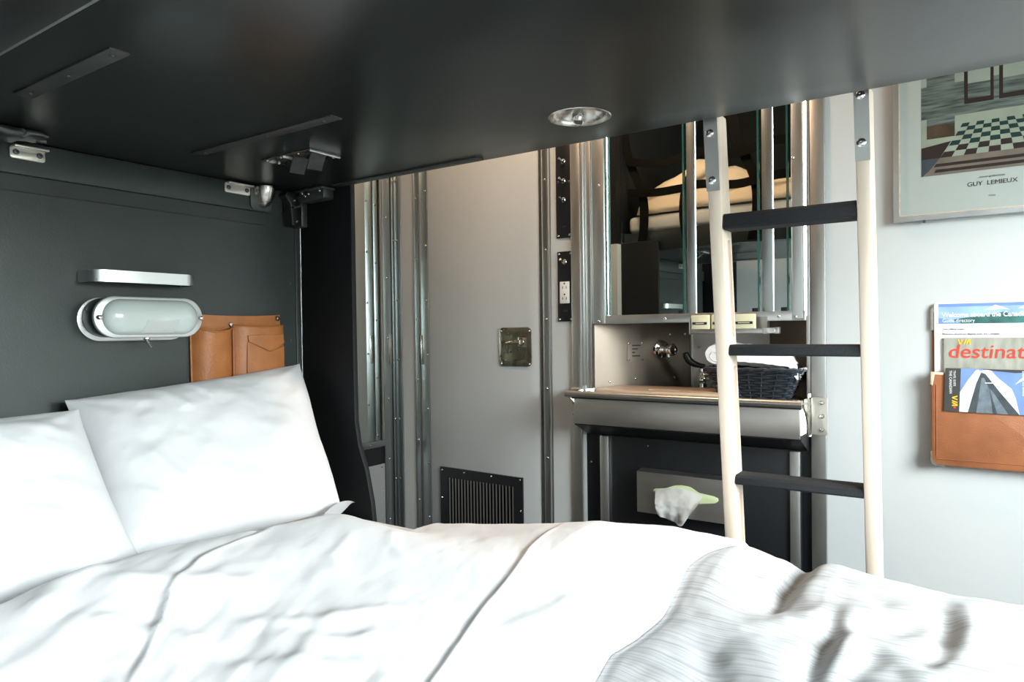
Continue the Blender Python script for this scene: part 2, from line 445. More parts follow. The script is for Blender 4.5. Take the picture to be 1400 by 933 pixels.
# corner strips on the alcove wall
def bandx(n, y0, y1, z0=0, z1=ZC, th=.006, m='trim_metal', rz=()):
    o = struct(f'trim_{n}', box(XA + .0002, XA + th, y0, y1, z0, z1, bev=.0015), m)
    if rz: rivets(o, [(XA + th, (y0 + y1) / 2, z) for z in rz], (1, 0, 0))
bandx(7, 1.827, 1.866, rz=[.32 + .22 * k for k in range(6)], th=.012)
tc7 = bpy.data.objects['trim_7']
for z0_, nm_ in ((.885, 'clip_plate'),):
    cp7 = obj(nm_, box(XA + .012, XA + .0150, 1.8535, 1.8640, z0_, .995, bev=.001), 'dull_chrome', tc7)
    rivets(cp7, [(XA + .0150, 1.8588, z_) for z_ in (.905, .94, .975)], (1, 0, 0), .0022, .001)
bandx(8, 1.880, 1.894, rz=rzA)
struct('trim_9', box(XA + .0002, XA + .003, 1.8665, 1.8795, 0, ZC), 'black_paint')
# entry door in the alcove: mirror above, black band, louvred plate
d2 = struct('door_2', box(XA + .0002, XA + .006, 1.17, 1.8265, .02, 2.05, bev=.001), 'black_paint')
obj('door_mirror', box(XA + .006, XA + .010, 1.20, 1.8255, .613, 1.95), 'mirror', d2, smooth=False)
fr = obj('mirror_rail', box(XA + .006, XA + .015, 1.20, 1.8262, .590, .612, bev=.0015), 'trim_metal', d2)
rivets(fr, [(XA + .015, y, .601) for y in (1.30, 1.45, 1.60, 1.752)], (1, 0, 0), .003, .002)
bm = box(XA + .006, XA + .011, 1.22, 1.824, .12, .526, bev=.001)
lv = obj('louvre_plate', bm, 'plate_grey', d2)
copies('slat', 'slat', lambda: box(0, .006, -.004, .004, -.16, .16, bev=.002), 'alu', lv, [(XA + .011, 1.30 + .0235 * k, .31) for k in range(20)])
rivets(lv, [(XA + .011, 1.808, z) for z in (.515, .43, .34, .25, .16)], (1, 0, 0), .003, .002)

# annex door (white, with latch and vent)
d1 = struct('door_1', box(-1.648, -1.1795, YF - .002, YF + .036, .02, 2.0, bev=.001), 'white_paint')
d1['label'] = 'pale grey annex door with sunken latch and low black vent'
fe = obj('edge_strip', box(-1.6835, -1.648, YF - .006, YF + .034, .02, 2.0, bev=.0015), 'trim_metal', d1)
rivets(fe, [(-1.656, YF - .006, .14 + .195 * k) for k in range(8)])
ge = obj('closing_strip', box(-1.1795, -1.1745, YF - .005, YF + .034, .02, 2.0, bev=.001), 'gunmetal', d1)
obj('edge_clip', box(-1.6835, -1.671, YF - .010, YF - .006, .885, .990, bev=.001), 'dull_chrome', d1)
# latch
lp = prism(rrect(-1.339, -1.212, .884, 1.012, .016), 'y', YF - .007, YF - .002, bev=.002)
latch = obj('latch', lp, 'bronze_metal', d1)
boolean(latch, prism(rrect(-1.322, -1.2285, .902, .996, .006), 'y', YF - .02, YF + .02))
boolean(d1, prism(rrect(-1.322, -1.2285, .902, .996, .006), 'y', YF - .02, YF + .022))
bm = bmesh.new()
f = bmesh.new()
for a in ((-1.322, -1.3205, .902, .996), (-1.230, -1.2285, .902, .996), (-1.322, -1.2285, .902, .9035), (-1.322, -1.2285, .9945, .996)):
    add_box(bm, a[0], a[1], YF - .006, YF + .020, a[2], a[3])
add_box(bm, -1.322, -1.2285, YF + .018, YF + .021, .902, .996)
obj('latch_cup', bm, 'bronze_metal', latch, smooth=False)
f.free()
bm = box(-1.272, -1.234, YF + .003, YF + .018, .946, .981, bev=.003); obj('latch_block', bm, 'dull_chrome', latch)
bm = bmesh.new()
add_tube(bm, [(-1.318, YF + .0, .962), (-1.309, YF - .002, .962), (-1.285, YF - .001, .963), (-1.262, YF + .0, .964)], [.0035, .0062, .0066, .0075], 12)
add_lathe(bm, (-1.256, YF + .012, .964), (0, -1, 0), [(.013, 0), (.013, .008), (.009, .013), (0, .014)], 18)
obj('latch_handle', bm, 'dull_chrome', latch)
screws(latch, [(x, YF - .007, z) for x in (-1.331, -1.220) for z in (.893, 1.0)], r=.0038)
# vent
bm = prism([(-1.601, .16), (-1.252, .16), (-1.252, .5195), (-1.601, .5235)], 'y', YF - .008, YF - .002)
vent = obj('vent', bm, 'black_paint', d1)
boolean(vent, box(-1.566, -1.2865, YF - .03, YF - .0052, .10, .4875))
vent.data.materials[0] = M['black_paint']
obj('vent_gauze', box(-1.566, -1.2865, YF - .0052, YF - .0042, .17, .4875), 'mesh_dark', vent, smooth=False)
def wire():
    bm = bmesh.new()
    pts = []
    for k in range(64):
        add_box(bm, -.0016, .0016, -.0030, 0, -.16 + k * .005, -.16 + k * .005 + .003)
    add_box(bm, -.0030, .0030, -.0008, .0004, -.16, .16)
    return bm
copies('wire', 'wire', wire, 'mesh_wire', vent, [(-1.560 + .0134 * k, YF - .0055, .327) for k in range(21)])
rivets(vent, [(x, YF - .008, .512) for x in (-1.592, -1.494, -1.378, -1.262)] + [(-1.594, YF - .008, z) for z in (.415, .32, .22)] + [(-1.260, YF - .008, z) for z in (.41, .31, .21)], r=.0035, m='chrome')

# ================================================================== WASHBASIN UNIT
wu = thing('wash_unit', 'stainless steel washbasin unit recessed in the pale wall, dark door below', 'washbasin', (-.695, YF, 0))
def part(n, bm, m, p=wu, sm=True): return obj(n, bm, m, p, sm)
for x0, x1, nm in ((-1.061, -1.0285, 'stile'), (-.3675, -.3325, 'stile')):
    s = part(nm, box(x0, x1, YF - .010, YF + .012, 0, 1.85, bev=.002), 'steel')
part('stile_edge', box(-1.0275, -1.0195, YF - .007, YF + .02, .83, 1.85, bev=.002), 'alu')
part('stile_edge', box(-.3770, -.3690, YF - .007, YF + .02, .83, 1.85, bev=.002), 'alu')
part('stile_groove', box(-1.019, -1.000, YF + .006, YF + .03, .82, 1.85, bev=.002), 'steel')
# niche: two splayed cheeks and a back
NB = 2.20
def sheet(pts, z0, z1, th):
    bm = bmesh.new(); (x0, y0), (x1, y1) = pts
    d = Vector((x1 - x0, y1 - y0, 0)).normalized(); n = Vector((-d.y, d.x, 0)) * th
    a = [Vector((x0, y0, 0)), Vector((x1, y1, 0)), Vector((x1, y1, 0)) + n, Vector((x0, y0, 0)) + n]
    add_prism(bm, [(p.x, p.y) for p in a], 'z', z0, z1); return bm
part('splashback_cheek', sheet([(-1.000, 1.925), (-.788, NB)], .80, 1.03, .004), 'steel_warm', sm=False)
sb = part('splashback', sheet([(-.788, NB), (-.545, NB)], .80, 1.03, .004), 'steel_h', sm=False)
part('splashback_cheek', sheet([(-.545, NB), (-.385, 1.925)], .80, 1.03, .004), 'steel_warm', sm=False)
part('splashback_edge', box(-.7895, -.7855, NB - .010, NB - .001, .80, 1.03), 'alu')
ck = Vector((-.788 + 1.0, NB - 1.925, 0)).normalized(); cn = Vector((ck.y, -ck.x, 0))
def cheek(s, z, off=0): return Vector((-1.0, 1.925, z)) + ck * s + cn * off
rivets(wu, [cheek(.05, .838), cheek(.14, .845), cheek(.28, .845), cheek(.265, .983), cheek(.32, .983)], tuple(cn), .0042, .003, 'chrome')
rivets(sb, [(x, NB, z) for x, z in ((-.765, .94), (-.755, .852), (-.744, .868))], (0, -1, 0), .0042, .003, 'dull_chrome')
part('niche_top', prism([(-1.0, 1.936), (-.788, NB + .004), (-.545, NB + .004), (-.385, 1.936)], 'z', 1.03, 1.034), 'steel', sm=False)
# counter, front roll and apron
part('counter', prism([(-1.02, 1.80), (-.368, 1.80), (-.368, 1.93), (-.545, NB), (-.788, NB), (-1.02, 1.93)], 'z', .800, .812), 'steel_h')
bm = bmesh.new(); add_tube(bm, [(-1.028, 1.792, .813), (-.369, 1.792, .813)], .0095, 14); part('front_roll', bm, 'steel_h')
part('apron', box(-1.000, -.3745, 1.790, 1.800, .7265, .800, bev=.0015), 'steel_h')
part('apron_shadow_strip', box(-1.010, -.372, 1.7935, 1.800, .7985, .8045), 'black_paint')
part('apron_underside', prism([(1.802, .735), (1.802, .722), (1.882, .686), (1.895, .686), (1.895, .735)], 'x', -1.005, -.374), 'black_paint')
# brackets on both stiles
for x0, x1, s in ((-.366, -.3265, 1), (-1.063, -1.024, -1)):
    b = part('bracket', prism(rrect(x0, x1, .7275, .824, .006), 'y', YF - .020, YF - .0125, bev=.002), 'cream_metal')
    xi = x0 - .002 if s > 0 else x1 + .002
    prof = [(YF - .016, .824), (1.818, .824), (1.796, .822), (1.793, .812), (1.806, .798), (1.824, .788), (1.838, .770), (1.842, .748), (1.845, .7275), (YF - .016, .7275)]
    obj('bracket_cheek', prism(prof, 'x', xi - .0022, xi + .0022, bev=.0006), 'dull_chrome', b)
    xs = (x0 + x1) / 2 + .006 * s
    screws(b, [(xs, YF - .020, z) for z in ((.810, .776, .742) if s > 0 else (.742, .776))], r=.0062, m='chrome')
# lower dark door with steel edge bars
part('lower_panel', box(-1.0284, -.3676, YF + .004, YF + .02, 0, .72), 'navy_paint', sm=False)
ld = part('lower_door', box(-.966, -.392, YF - .012, YF + .004, .05, .684, bev=.002), 'navy_paint')
for x0, x1 in ((-.963, -.9345), (-.4185, -.3935)):
    obj('edge_bar', box(x0, x1, YF - .021, YF - .012, .05, .682, bev=.002), 'steel', ld)
obj('door_seam', box(-.5605, -.5585, YF - .0135, YF - .012, .05, .664), 'black_paint', ld)
rivets(ld, [(-.812, YF - .012, .662), (-.5535, YF - .012, .53), (-.5535, YF - .012, .66)], r=.003, h=.002, m='gunmetal')
rivets(wu, [(-1.004, YF + .004, .595)], r=.003, h=.002, m='dull_chrome')
# mirror: frame, three panes
MY = YF + .022
mf = bmesh.new()
add_box(mf, -.995, -.385, MY - .010, MY + .012, 1.018, 1.0440, bev=.002)
add_box(mf, -.9995, -.9555, MY - .012, MY + .012, 1.018, 1.84, bev=.004)
add_box(mf, -.4185, -.3865, MY - .012, MY + .012, 1.018, 1.84, bev=.006, seg=3)
fm = part('mirror_frame', mf, 'alu')
rivets(fm, [(-.977, MY - .012, 1.0265), (-.765, MY - .010, 1.030), (-.45, MY - .010, 1.030), (-.408, MY - .012, 1.028), (-.972, MY - .012, 1.44), (-.412, MY - .012, 1.44)], r=.0045, m='chrome')
for x0, x1 in ((-.700, -.676), (-.493, -.4655)):
    obj('mullion', box(x0, x1, MY - .006, MY + .012, 1.0435, 1.84, bev=.002), 'trim_metal', fm)
for x0, x1, turn in ((-.9555, -.700, -1.8), (-.676, -.493, 0), (-.4655, -.4185, 0)):
    k = math.tan(math.radians(turn))                                   # the first door stands a hair ajar
    f_ = lambda x: MY + .002 + (x - x1) * -k * -1
    p = part('mirror_pane', prism([(x0 + .001, f_(x0)), (x1 - .001, f_(x1)), (x1 - .001, f_(x1) + .005), (x0 + .001, f_(x0) + .005)], 'z', 1.0435, 1.84), 'mirror', sm=False)
    obj('pane_edge', box(x1 - .0125, x1 - .0075, MY - .003, MY + .0015, 1.045, 1.84), 'glass_edge', p)
    obj('pane_clip', box(x1 - .028, x1 - .012, MY - .003, MY + .002, 1.0442, 1.054, bev=.001), 'black_plastic', p)
part('glass_edge', box(-.9555, -.952, MY - .001, MY + .002, 1.045, 1.84), 'glass_edge')
# mixing valve on the cheek, with its plaque
vo = cheek(.232, .936); vd = (cn + Vector((.10, 0, 0))).normalized()
vt = thing('wall_tap', 'chrome push tap with round collar on the brown steel splashback', 'tap', vo)
obj('collar', lathe(vo + cn * .0004, cn, [(.029, 0), (.030, .003), (.026, .008), (.015, .010), (.014, .016)], 32), 'chrome', vt)
obj('stem', lathe(vo + cn * .016, cn, [(.012, 0), (.012, .010), (.009, .012), (.009, .022), (.014, .026), (.014, .036), (.010, .040), (.010, .046)], 24), 'chrome', vt)
obj('push_button', lathe(vo + cn * .062, cn, [(.016, 0), (.018, .003), (.018, .012), (.014, .016), (.006, .016), (.006, .013), (0, .013)], 24), 'chrome', vt)
obj('outlet', tube([vo + cn * .045 - Vector((0, 0, .004)), vo + cn * .047 - Vector((0, 0, .024))], [.007, .006], 12), 'chrome', vt)
po = cheek(.125, .930)
pq = thing('instruction_plate', 'small engraved steel instruction plate left of the wall tap', 'sign', po)
def on_cheek(s, z, o=0): return cheek(s, z, o)
def cheek_plate(s0, s1, z0, z1, o0, o1):
    bm = bmesh.new(); P = [on_cheek(s, z, o) for o in (o0, o1) for s, z in ((s0, z0), (s1, z0), (s1, z1), (s0, z1))]
    v = [bm.verts.new(p) for p in P]
    for f in ((0, 1, 2, 3), (4, 5, 6, 7), (0, 1, 5, 4), (1, 2, 6, 5), (2, 3, 7, 6), (3, 0, 4, 7)): bm.faces.new([v[i] for i in f])
    bmesh.ops.recalc_face_normals(bm, faces=bm.faces); return bm
obj('plate', cheek_plate(.112, .168, .900, .962, .0004, .002), 'steel_warm', pq, False)
for i, (s, wd) in enumerate(((.118, .030), (.124, .020), (.130, .010), (.120, .028))):
    obj('engraving', cheek_plate(.128, .128 + wd, .948 - .011 * i, .952 - .011 * i, .002, .0024), 'ink', pq, False)
screws(pq, [on_cheek(s, z, .002) for s in (.117, .163) for z in (.905, .957)], tuple(cn), .0035, 'chrome')
# tan board over the basin
bd = prism(rrect(-.955, -.560, 1.815, 2.015, .02), 'z', .8125, .827, bev=.002)
bo = obj('basin_cover', bd, 'board'); tag(bo, 'thin tan board with hand slot lying on the steel counter', 'board')
boolean(bo, prism(rrect(-.80, -.70, 1.862, 1.886, .011), 'z', .80, .84))
# faucet
ft = thing('faucet', 'chrome swivel faucet with curved black lever beside the wicker basket', 'faucet', (-.70, 2.06, .812))
fx, fy = -.715, 2.085
obj('base', lathe((fx, fy, .8125), (0, 0, 1), [(.019, 0), (.019, .004), (.013, .008), (.012, .020)], 24), 'chrome', ft)
obj('body', lathe((fx, fy, .832), (0, 0, 1), [(.010, 0), (.013, .006), (.013, .018), (.009, .024), (.008, .034), (.011, .037), (.011, .046), (.006, .050)], 24), 'chrome', ft)
obj('spout', tube(smooth_path([(fx, fy, .858), (fx + .03, fy - .004, .862), (fx + .06, fy - .01, .860), (fx + .072, fy - .012, .852), (fx + .074, fy - .012, .838)], 5), [.0065] * 21, 12), 'chrome', ft)
obj('cross_pipe', tube([(fx - .004, fy, .846), (fx + .055, fy - .006, .846)], .005, 10), 'chrome', ft)
obj('lever', tube(smooth_path([(fx + .008, fy, .886), (fx - .014, fy - .004, .889), (fx - .034, fy - .010, .899), (fx - .044, fy - .014, .914), (fx - .048, fy - .016, .928)], 5), [.0055, .006, .0065, .007, .0078, .0085, .009, .0095, .010, .0105, .011, .011, .011, .011, .011, .011, .011, .0105, .010, .009, .006], 12), 'black_plastic', ft)
# soap rack under the mirror, with two wrapped soaps
sr = thing('soap_rack', 'narrow stainless rack fixed below the mirror holding wrapped soaps', 'rack', (-.575, 1.885, .984))
bm = bmesh.new()
add_box(bm, -.674, -.478, 1.862, 1.908, .9845, .9870); add_box(bm, -.674, -.478, 1.862, 1.8645, .9845, .9990, bev=.0008)
add_box(bm, -.674, -.478, 1.9055, 1.9095, .9845, 1.030)
obj('tray', bm, 'steel_h', sr)
obj('end_plate', box(-.676, -.6725, 1.862, 1.908, .9845, 1.030), 'alu', sr); obj('end_plate', box(-.4795, -.476, 1.862, 1.908, .9845, 1.000), 'alu', sr)
obj('end_tab', box(-.457, -.445, 1.893, 1.905, .985, 1.0015, bev=.001), 'alu', sr)
obj('tab_bar', box(-.478, -.445, 1.905, 1.908, .986, 1.0005), 'steel_h', sr)
for i, (x0, x1, lb) in enumerate(((-.672, -.621, 'cream wrapped soap bar at the open end of the soap rack, left of the ladder'), (-.617, -.561, 'cream wrapped soap bar mostly hidden behind the ladder rail'), (-.557, -.499, 'cream wrapped soap bar seen in the gap right of the ladder rail'))):
    dy = .004 if i == 1 else 0
    s = thing('soap_bar', lb, 'soap', ((x0 + x1) / 2, 1.8745, .988), 'wrapped soaps in the rack')
    obj('wrapper', box(x0, x1, 1.8655 + dy, 1.880 + dy, .9875, 1.038, bev=.003), 'cream_card', s)
    obj('paper_band', box(x0 + .005, x1 - .006, 1.8645 + dy, 1.8660 + dy, 1.011, 1.018), 'ink', s)
    obj('print_line', box(x0 + .014, x1 - .014, 1.8640 + dy, 1.8646 + dy, 1.0135, 1.0155), 'cream_card', s)

# wicker basket with towels
bk = thing('wicker_basket', 'black wicker basket of rolled white towels on the counter', 'basket', (-.53, 1.915, .8125))
def bring(t, grow=0):
    hw = .086 + .036 * t + grow; hd = .042 + .026 * t + grow
    return hw, hd
def bpt(a, t, grow=0):
    hw, hd = bring(t, grow); c, s = math.cos(a), math.sin(a); p = 4
    r = (abs(c) ** p + abs(s) ** p) ** (-1 / p)
    return Vector((-.512 + hw * r * c, 1.908 + hd * r * s, .8135 + .076 * t))
NA = 44
bm = bmesh.new(); 
for k in range(11):
    add_tube(bm, [bpt(2 * PI * j / 132, (k + .5) / 11, .0028 * (1 if ((j // 6) + k) % 2 else -1) * math.sin(PI * ((j % 6) + .5) / 6)) for j in range(133)], .0036, 6, cap=False)
wv = obj('weave', bm, 'wicker', bk)
def stake(a): return tube([bpt(a, t) for t in (0, .35, .7, 1.0)], .0028, 6)
for k in range(22): obj('stake', stake(2 * PI * (k + .5) / 22), 'wicker', bk)
bm = bmesh.new()
for ph in (0, PI):
    add_tube(bm, [bpt(2 * PI * j / 132, 1.02 + .035 * math.sin(22 * 2 * PI * j / 132 / 2 + ph), .0035 * math.cos(22 * 2 * PI * j / 132 / 2 + ph)) for j in range(133)], .0045, 7, cap=False)
obj('rim', bm, 'wicker', bk)
obj('bottom', prism([(bpt(2 * PI * j / 40, .02).x, bpt(2 * PI * j / 40, .02).y) for j in range(40)], 'z', .8130, .8165), 'wicker', bk)
# towels standing in the basket
def roll(cx, cz, y0, y1, r, seed):
    bm = bmesh.new(); n = 40; m = 10; rings = []
    for i in range(m + 1):
        y = y0 + (y1 - y0) * i / m; e = min(i, m - i) / m; rr = r * (1 - .12 * (1 - min(1, e * 6)) ** 2)
        rings.append([bm.verts.new((cx + rr * math.cos(2 * PI * k / n) * (1 + .02 * math.sin(5 * k + seed + i)), y, cz + rr * .92 * math.sin(2 * PI * k / n))) for k in range(n)])
    for A, B in zip(rings, rings[1:]):
        for k in range(n): bm.faces.new((A[k], A[(k + 1) % n], B[(k + 1) % n], B[k]))
    bm.faces.new(rings[0][::-1]); bm.faces.new(rings[-1]); bmesh.ops.recalc_face_normals(bm, faces=bm.faces)
    return bm
tw = thing('rolled_towel', 'rolled white towel with round end showing left of the ladder rail', 'towel', (-.625, 1.915, .895), 'towels in the wicker basket')
obj('roll', roll(-.606, .930, 1.872, 1.960, .032, 1), 'towel', tw)
bm = bmesh.new(); add_tube(bm, [(-.606 + .003 * k ** .9 * math.cos(k * .55), 1.8715, .930 + .003 * k ** .9 * .92 * math.sin(k * .55)) for k in range(1, 15)], .0012, 6); obj('spiral_edge', bm, 'towel', tw)
# folded towel: a soft slab that droops over the rim
nx, ny = 44, 16
u, v = np.meshgrid(np.linspace(0, 1, nx), np.linspace(0, 1, ny))
X = -.570 + .166 * u; Y = 1.862 + .096 * v
Z = .934 - .012 * u + .028 * np.sin(PI * np.clip(v * .75 + .18, 0, 1)) * (1 - .35 * u) + .004 * fbm(u * 7, v * 4, 5) - .030 * sstep(.86, 1, u) - .034 * sstep(.16, 0, v)
X = X + .012 * sstep(.3, 0, v) * u
ftw = grid_obj('folded_towel', X, Y, Z, 'towel', th=.030)
tag(ftw, 'folded white towel lying along the open top of the wicker basket', 'towel', 'towels in the wicker basket')

# tissue box in its steel holder on the lower door
tb = thing('tissue_holder', 'steel tissue box holder fixed to the dark cabinet door', 'tissue box', (-.70, 1.872, .465))
bm = prism([(1.8785, .470), (1.846, .478), (1.846, .5945), (1.8785, .5995)], 'x', -.829, -.552, bev=.002)
tbx = obj('box', bm, 'steel_h', tb)
op = [(-.775, .538), (-.778, .545), (-.772, .551), (-.742, .555), (-.715, .566), (-.695, .569), (-.672, .567), (-.645, .553), (-.605, .549), (-.594, .545), (-.593, .538), (-.600, .531), (-.64, .524), (-.74, .528)]
obj('opening_card', prism(op, 'y', 1.8432, 1.8462, bev=.001), 'green_card', tb)
# the tissue hanging out
nx, ny = 30, 30
u, v = np.meshgrid(np.linspace(0, 1, nx), np.linspace(0, 1, ny))
xl = -.770 + .016 * v; xr = -.634 - .018 * v - .022 * v ** 3
X = xl + (xr - xl) * u
ztop = .546 + .014 * np.sin(PI * u); zb = np.interp(u, [0, .1, .5, .8, .88, 1], [.486, .479, .470, .461, .464, .492])
Z = ztop + (zb - ztop) * v
Y = 1.8405 - .024 * np.sin(PI * v * .75) - .005 * np.sin(u * 7 + v * 2) * v - .0015 * np.sin(u * 19) * v - .004 * fbm(u * 5, v * 5, 3)
bm = bmesh.new(); V = [[bm.verts.new((X[i, j], Y[i, j], Z[i, j])) for j in range(nx)] for i in range(ny)]
for i in range(ny - 1):
    for j in range(nx - 1): bm.faces.new((V[i][j], V[i][j + 1], V[i + 1][j + 1], V[i + 1][j]))
bmesh.ops.solidify(bm, geom=bm.faces[:], thickness=.0006)
obj('tissue', bm, 'tissue', tb)

# switch plates beside the washbasin
p1 = thing('switch_plate', 'tall black plate with three toggle switches above the outlet plate', 'switch', (-1.0875, YF, 1.289))
obj('plate', box(-1.1155, -1.0620, YF - .004, YF - .0002, 1.289, 1.600, bev=.001), 'black_paint', p1)
def toggle(p, z, x=-1.087, y=YF - .004):
    n = obj('toggle_collar', lathe((x, y, z), (0, -1, 0), [(.008, 0), (.008, .003), (.006, .005), (.006, .009)], 18), 'chrome', p)
    obj('toggle', tube([(x, y - .008, z), (x - .004, y - .022, z + .007)], [.0026, .0042], 10), 'chrome', n)
for z in (1.527, 1.466, 1.407): toggle(p1, z)
screws(p1, [(-1.108, YF - .004, 1.465), (-1.068, YF - .004, 1.463)] + [(x, YF - .004, 1.297) for x in (-1.108, -1.068)], r=.0036, m='chrome')
obj('engraving', box(-1.0945, -1.0785, YF - .0043, YF - .004, 1.322, 1.327), 'ink', p1)
p2 = thing('outlet_plate', 'black plate with a white double outlet and one toggle switch', 'outlet', (-1.0855, YF, 1.028))
obj('plate', box(-1.1130, -1.0590, YF - .004, YF - .0002, 1.028, 1.247, bev=.001), 'black_paint', p2)
toggle(p2, 1.214, -1.086)
ol = obj('outlet', prism(rrect(-1.1035, -1.0695, 1.0845, 1.1525, .002), 'y', YF - .0075, YF - .004, bev=.0008), 'white_plastic', p2)
for zc in (1.134, 1.100):
    for dx in (-.0065, .0065): obj('slot', box(-1.0865 + dx - .001, -1.0865 + dx + .001, YF - .0079, YF - .0074, zc - .004, zc + .004), 'ink', ol)
    obj('slot', lathe((-1.0865, YF - .0074, zc + (.0125)), (0, -1, 0), [(.0026, 0), (.0026, .0005)], 12), 'ink', ol)
obj('reset_button', box(-1.092, -1.081, YF - .0082, YF - .0074, 1.1155, 1.1195), 'white_plastic', ol)
screws(p2, [(x, YF - .004, z) for x in (-1.107, -1.065) for z in (1.035, 1.240)], r=.0036, m='chrome')
obj('engraving', box(-1.094, -1.077, YF - .0043, YF - .004, 1.058, 1.064), 'ink', p2)

# ================================================================== PICTURE
px0, px1, pz0, pz1 = -.180, .205, 1.246, 1.730
pf = thing('framed_print', 'silver framed print of a checkered terrace on the pale wall', 'picture', ((px0 + px1) / 2, YF, pz0))
def fbar(poly, ax, t0, t1): return prism(poly, ax, t0, t1, bev=.001)
W = .0115
bm = bmesh.new()
for (a, b, c, d) in (((px0, pz0), (px1, pz0), (px1 - W, pz0 + W), (px0 + W, pz0 + W)), ((px0, pz1), (px1, pz1), (px1 - W, pz1 - W), (px0 + W, pz1 - W)),
                     ((px0, pz0), (px0 + W, pz0 + W), (px0 + W, pz1 - W), (px0, pz1)), ((px1, pz0), (px1 - W, pz0 + W), (px1 - W, pz1 - W), (px1, pz1))):
    add_prism(bm, [a, b, c, d], 'y', YF - .022, YF - .0005)
obj('frame', bm, 'alu', pf, False)
bm = bmesh.new()
for a in ((px0 + W, px1 - W, pz0 + W, pz0 + W + .0022), (px0 + W, px0 + W + .002, pz0 + W, pz1 - W)): add_box(bm, a[0], a[1], YF - .019, YF - .014, a[2], a[3])
obj('inner_lip', bm, 'leather_worn', pf, False)
obj('mat_board', box(px0 + W, px1 - W, YF - .012, YF - .006, pz0 + W, pz1 - W), 'mat_board', pf, False)
rx0, rx1, rz0, rz1 = -.123, .148, 1.347, 1.640
def at(a, b): return (rx0 + (rx1 - rx0) * a, rz0 + (rz1 - rz0) * b)
def X_(x, z): return (x, z)
mats = ['print_pale', 'print_water', 'print_sky', 'print_brown', 'print_teal', 'print_floor', 'print_slate', 'print_rust', 'mat_board']
P = []
q = lambda x0, x1, z0, z1: [(x0, z0), (x1, z0), (x1, z1), (x0, z1)]
P.append((q(rx0, rx1, rz0, rz1), 2))                                   # sky ground
P.append((q(rx0, rx1, 1.478, 1.553), 1))                               # water
P.append((q(rx0, rx1, rz0, 1.478), 0))                                 # pale terrace
P.append((q(-.112, -.057, 1.432, 1.575), 1)); P.append((q(-.112, -.057, 1.432, 1.462), 7))
for (a, b) in ((-.039, .016), (.026, .080), (.090, .142)):             # dark standing frames over the water
    P.append((q(a, b, 1.500, 1.610), 3)); P.append((q(a + .007, b - .006, 1.511, 1.610), 2)); P.append((q(a + .007, b - .006, 1.511, 1.545), 1))
P.append(([(rx0, 1.383), (-.079, 1.383), (-.055, 1.423), (rx0, 1.413)], 3))
P.append(([(rx0, rz0), (-.120, rz0), (-.079, 1.386), (rx0, 1.386)], 6))
P.append(([(-.118, rz0), (rx1, rz0), (rx1, 1.450), (-.040, 1.450), (-.092, 1.378)], 5))
for z0, z1 in ((1.353, 1.360), (1.366, 1.373)): P.append(([(-.098, z0), (rx1, z0), (rx1, z1), (-.094, z1)], 3))
rows = [(1.386, -.086, .0230), (1.3985, -.0775, .0212), (1.411, -.069, .0195), (1.4215, -.0625, .0180), (1.4315, -.0565, .0168), (1.441, -.051, .0156), (1.4495, -.0465, .0146), (1.4575, -.042, .0136)]
P.append(([(rows[0][1], rows[0][0]), (rx1, rows[0][0]), (rx1, rows[-1][0]), (rows[-1][1], rows[-1][0])], 0))
for i in range(len(rows) - 1):
    (za, xa, wa), (zb, xb, wb) = rows[i], rows[i + 1]
    for k in range(24):
        if (k + i) % 2 == 0:
            a0, a1, b0, b1 = xa + wa * k, xa + wa * (k + 1), xb + wb * k, xb + wb * (k + 1)
            if max(a1, b1) < rx1: P.append(([(a0, za), (a1, za), (b1, zb), (b0, zb)], 4 if i > 1 else 3))
flat_art('print', P, YF - .0124, mats, pf, .00002)
text('GUY  LEMIEUX', .0135, (.0125, YF - .0126, 1.3135), 'ink', pf, align='CENTER', wide=1.05)
text('visions québécoises', .0060, (.0125, YF - .0126, 1.3305), 'grey_ink', pf, align='CENTER')
text('Galerie', .0045, (.0125, YF - .0126, 1.2880), 'grey_ink', pf, align='CENTER')
rivets(pf, [(-.118, YF - .010, 1.2432)], (0, -1, 0), .003, .003, 'gunmetal', name='hanging_clip')

# ================================================================== LEATHER DOCUMENT HOLDER AND PAPERS
dh = thing('document_holder', 'brown leather document holder hanging low on the pale wall', 'holder', (.02, YF, .679))
obj('back_panel', prism(rrect(-.1035, .160, .681, 1.047, .012), 'y', YF - .006, YF - .0005, bev=.002), 'leather_dark', dh)
obj('metal_corner', prism([(-.106, .99), (-.100, .99), (-.100, 1.03), (-.092, 1.046), (-.098, 1.050), (-.106, 1.038)], 'y', YF - .0085, YF - .0055), 'dull_chrome', dh)
pk = prism(rrect(-.1045, .161, .679, .892, .010), 'y', YF - .034, YF - .022, bev=.005)
pk = obj('pocket', pk, 'leather_dark', dh)
obj('pocket_gusset', box(-.1025, -.0985, YF - .026, YF - .004, .685, .886, bev=.001), 'leather_dark', pk); obj('pocket_gusset', box(-.10, .159, YF - .026, YF - .004, .6795, .6835, bev=.001), 'leather_dark', pk)
obj('worn_corner', prism([(-.106, .866), (-.1015, .862), (-.0995, .872), (-.097, .888), (-.080, .887), (-.079, .893), (-.105, .894)], 'y', YF - .0350, YF - .0215, bev=.001), 'leather_worn', pk)
obj('metal_corner', prism([(-.1062, .712), (-.1030, .712), (-.1028, .694), (-.096, .684), (-.078, .6815), (-.076, .677), (-.098, .6775), (-.1062, .688)], 'y', YF - .0350, YF - .0215), 'dull_chrome', pk)
bm = bmesh.new(); add_tube(bm, [(-.094, YF - .0348, .70), (-.094, YF - .0348, .865)], .0009, 6); add_tube(bm, [(-.094, YF - .0348, .695), (.150, YF - .0348, .695)], .0009, 6)
obj('stitching', bm, 'leather_dark', pk)
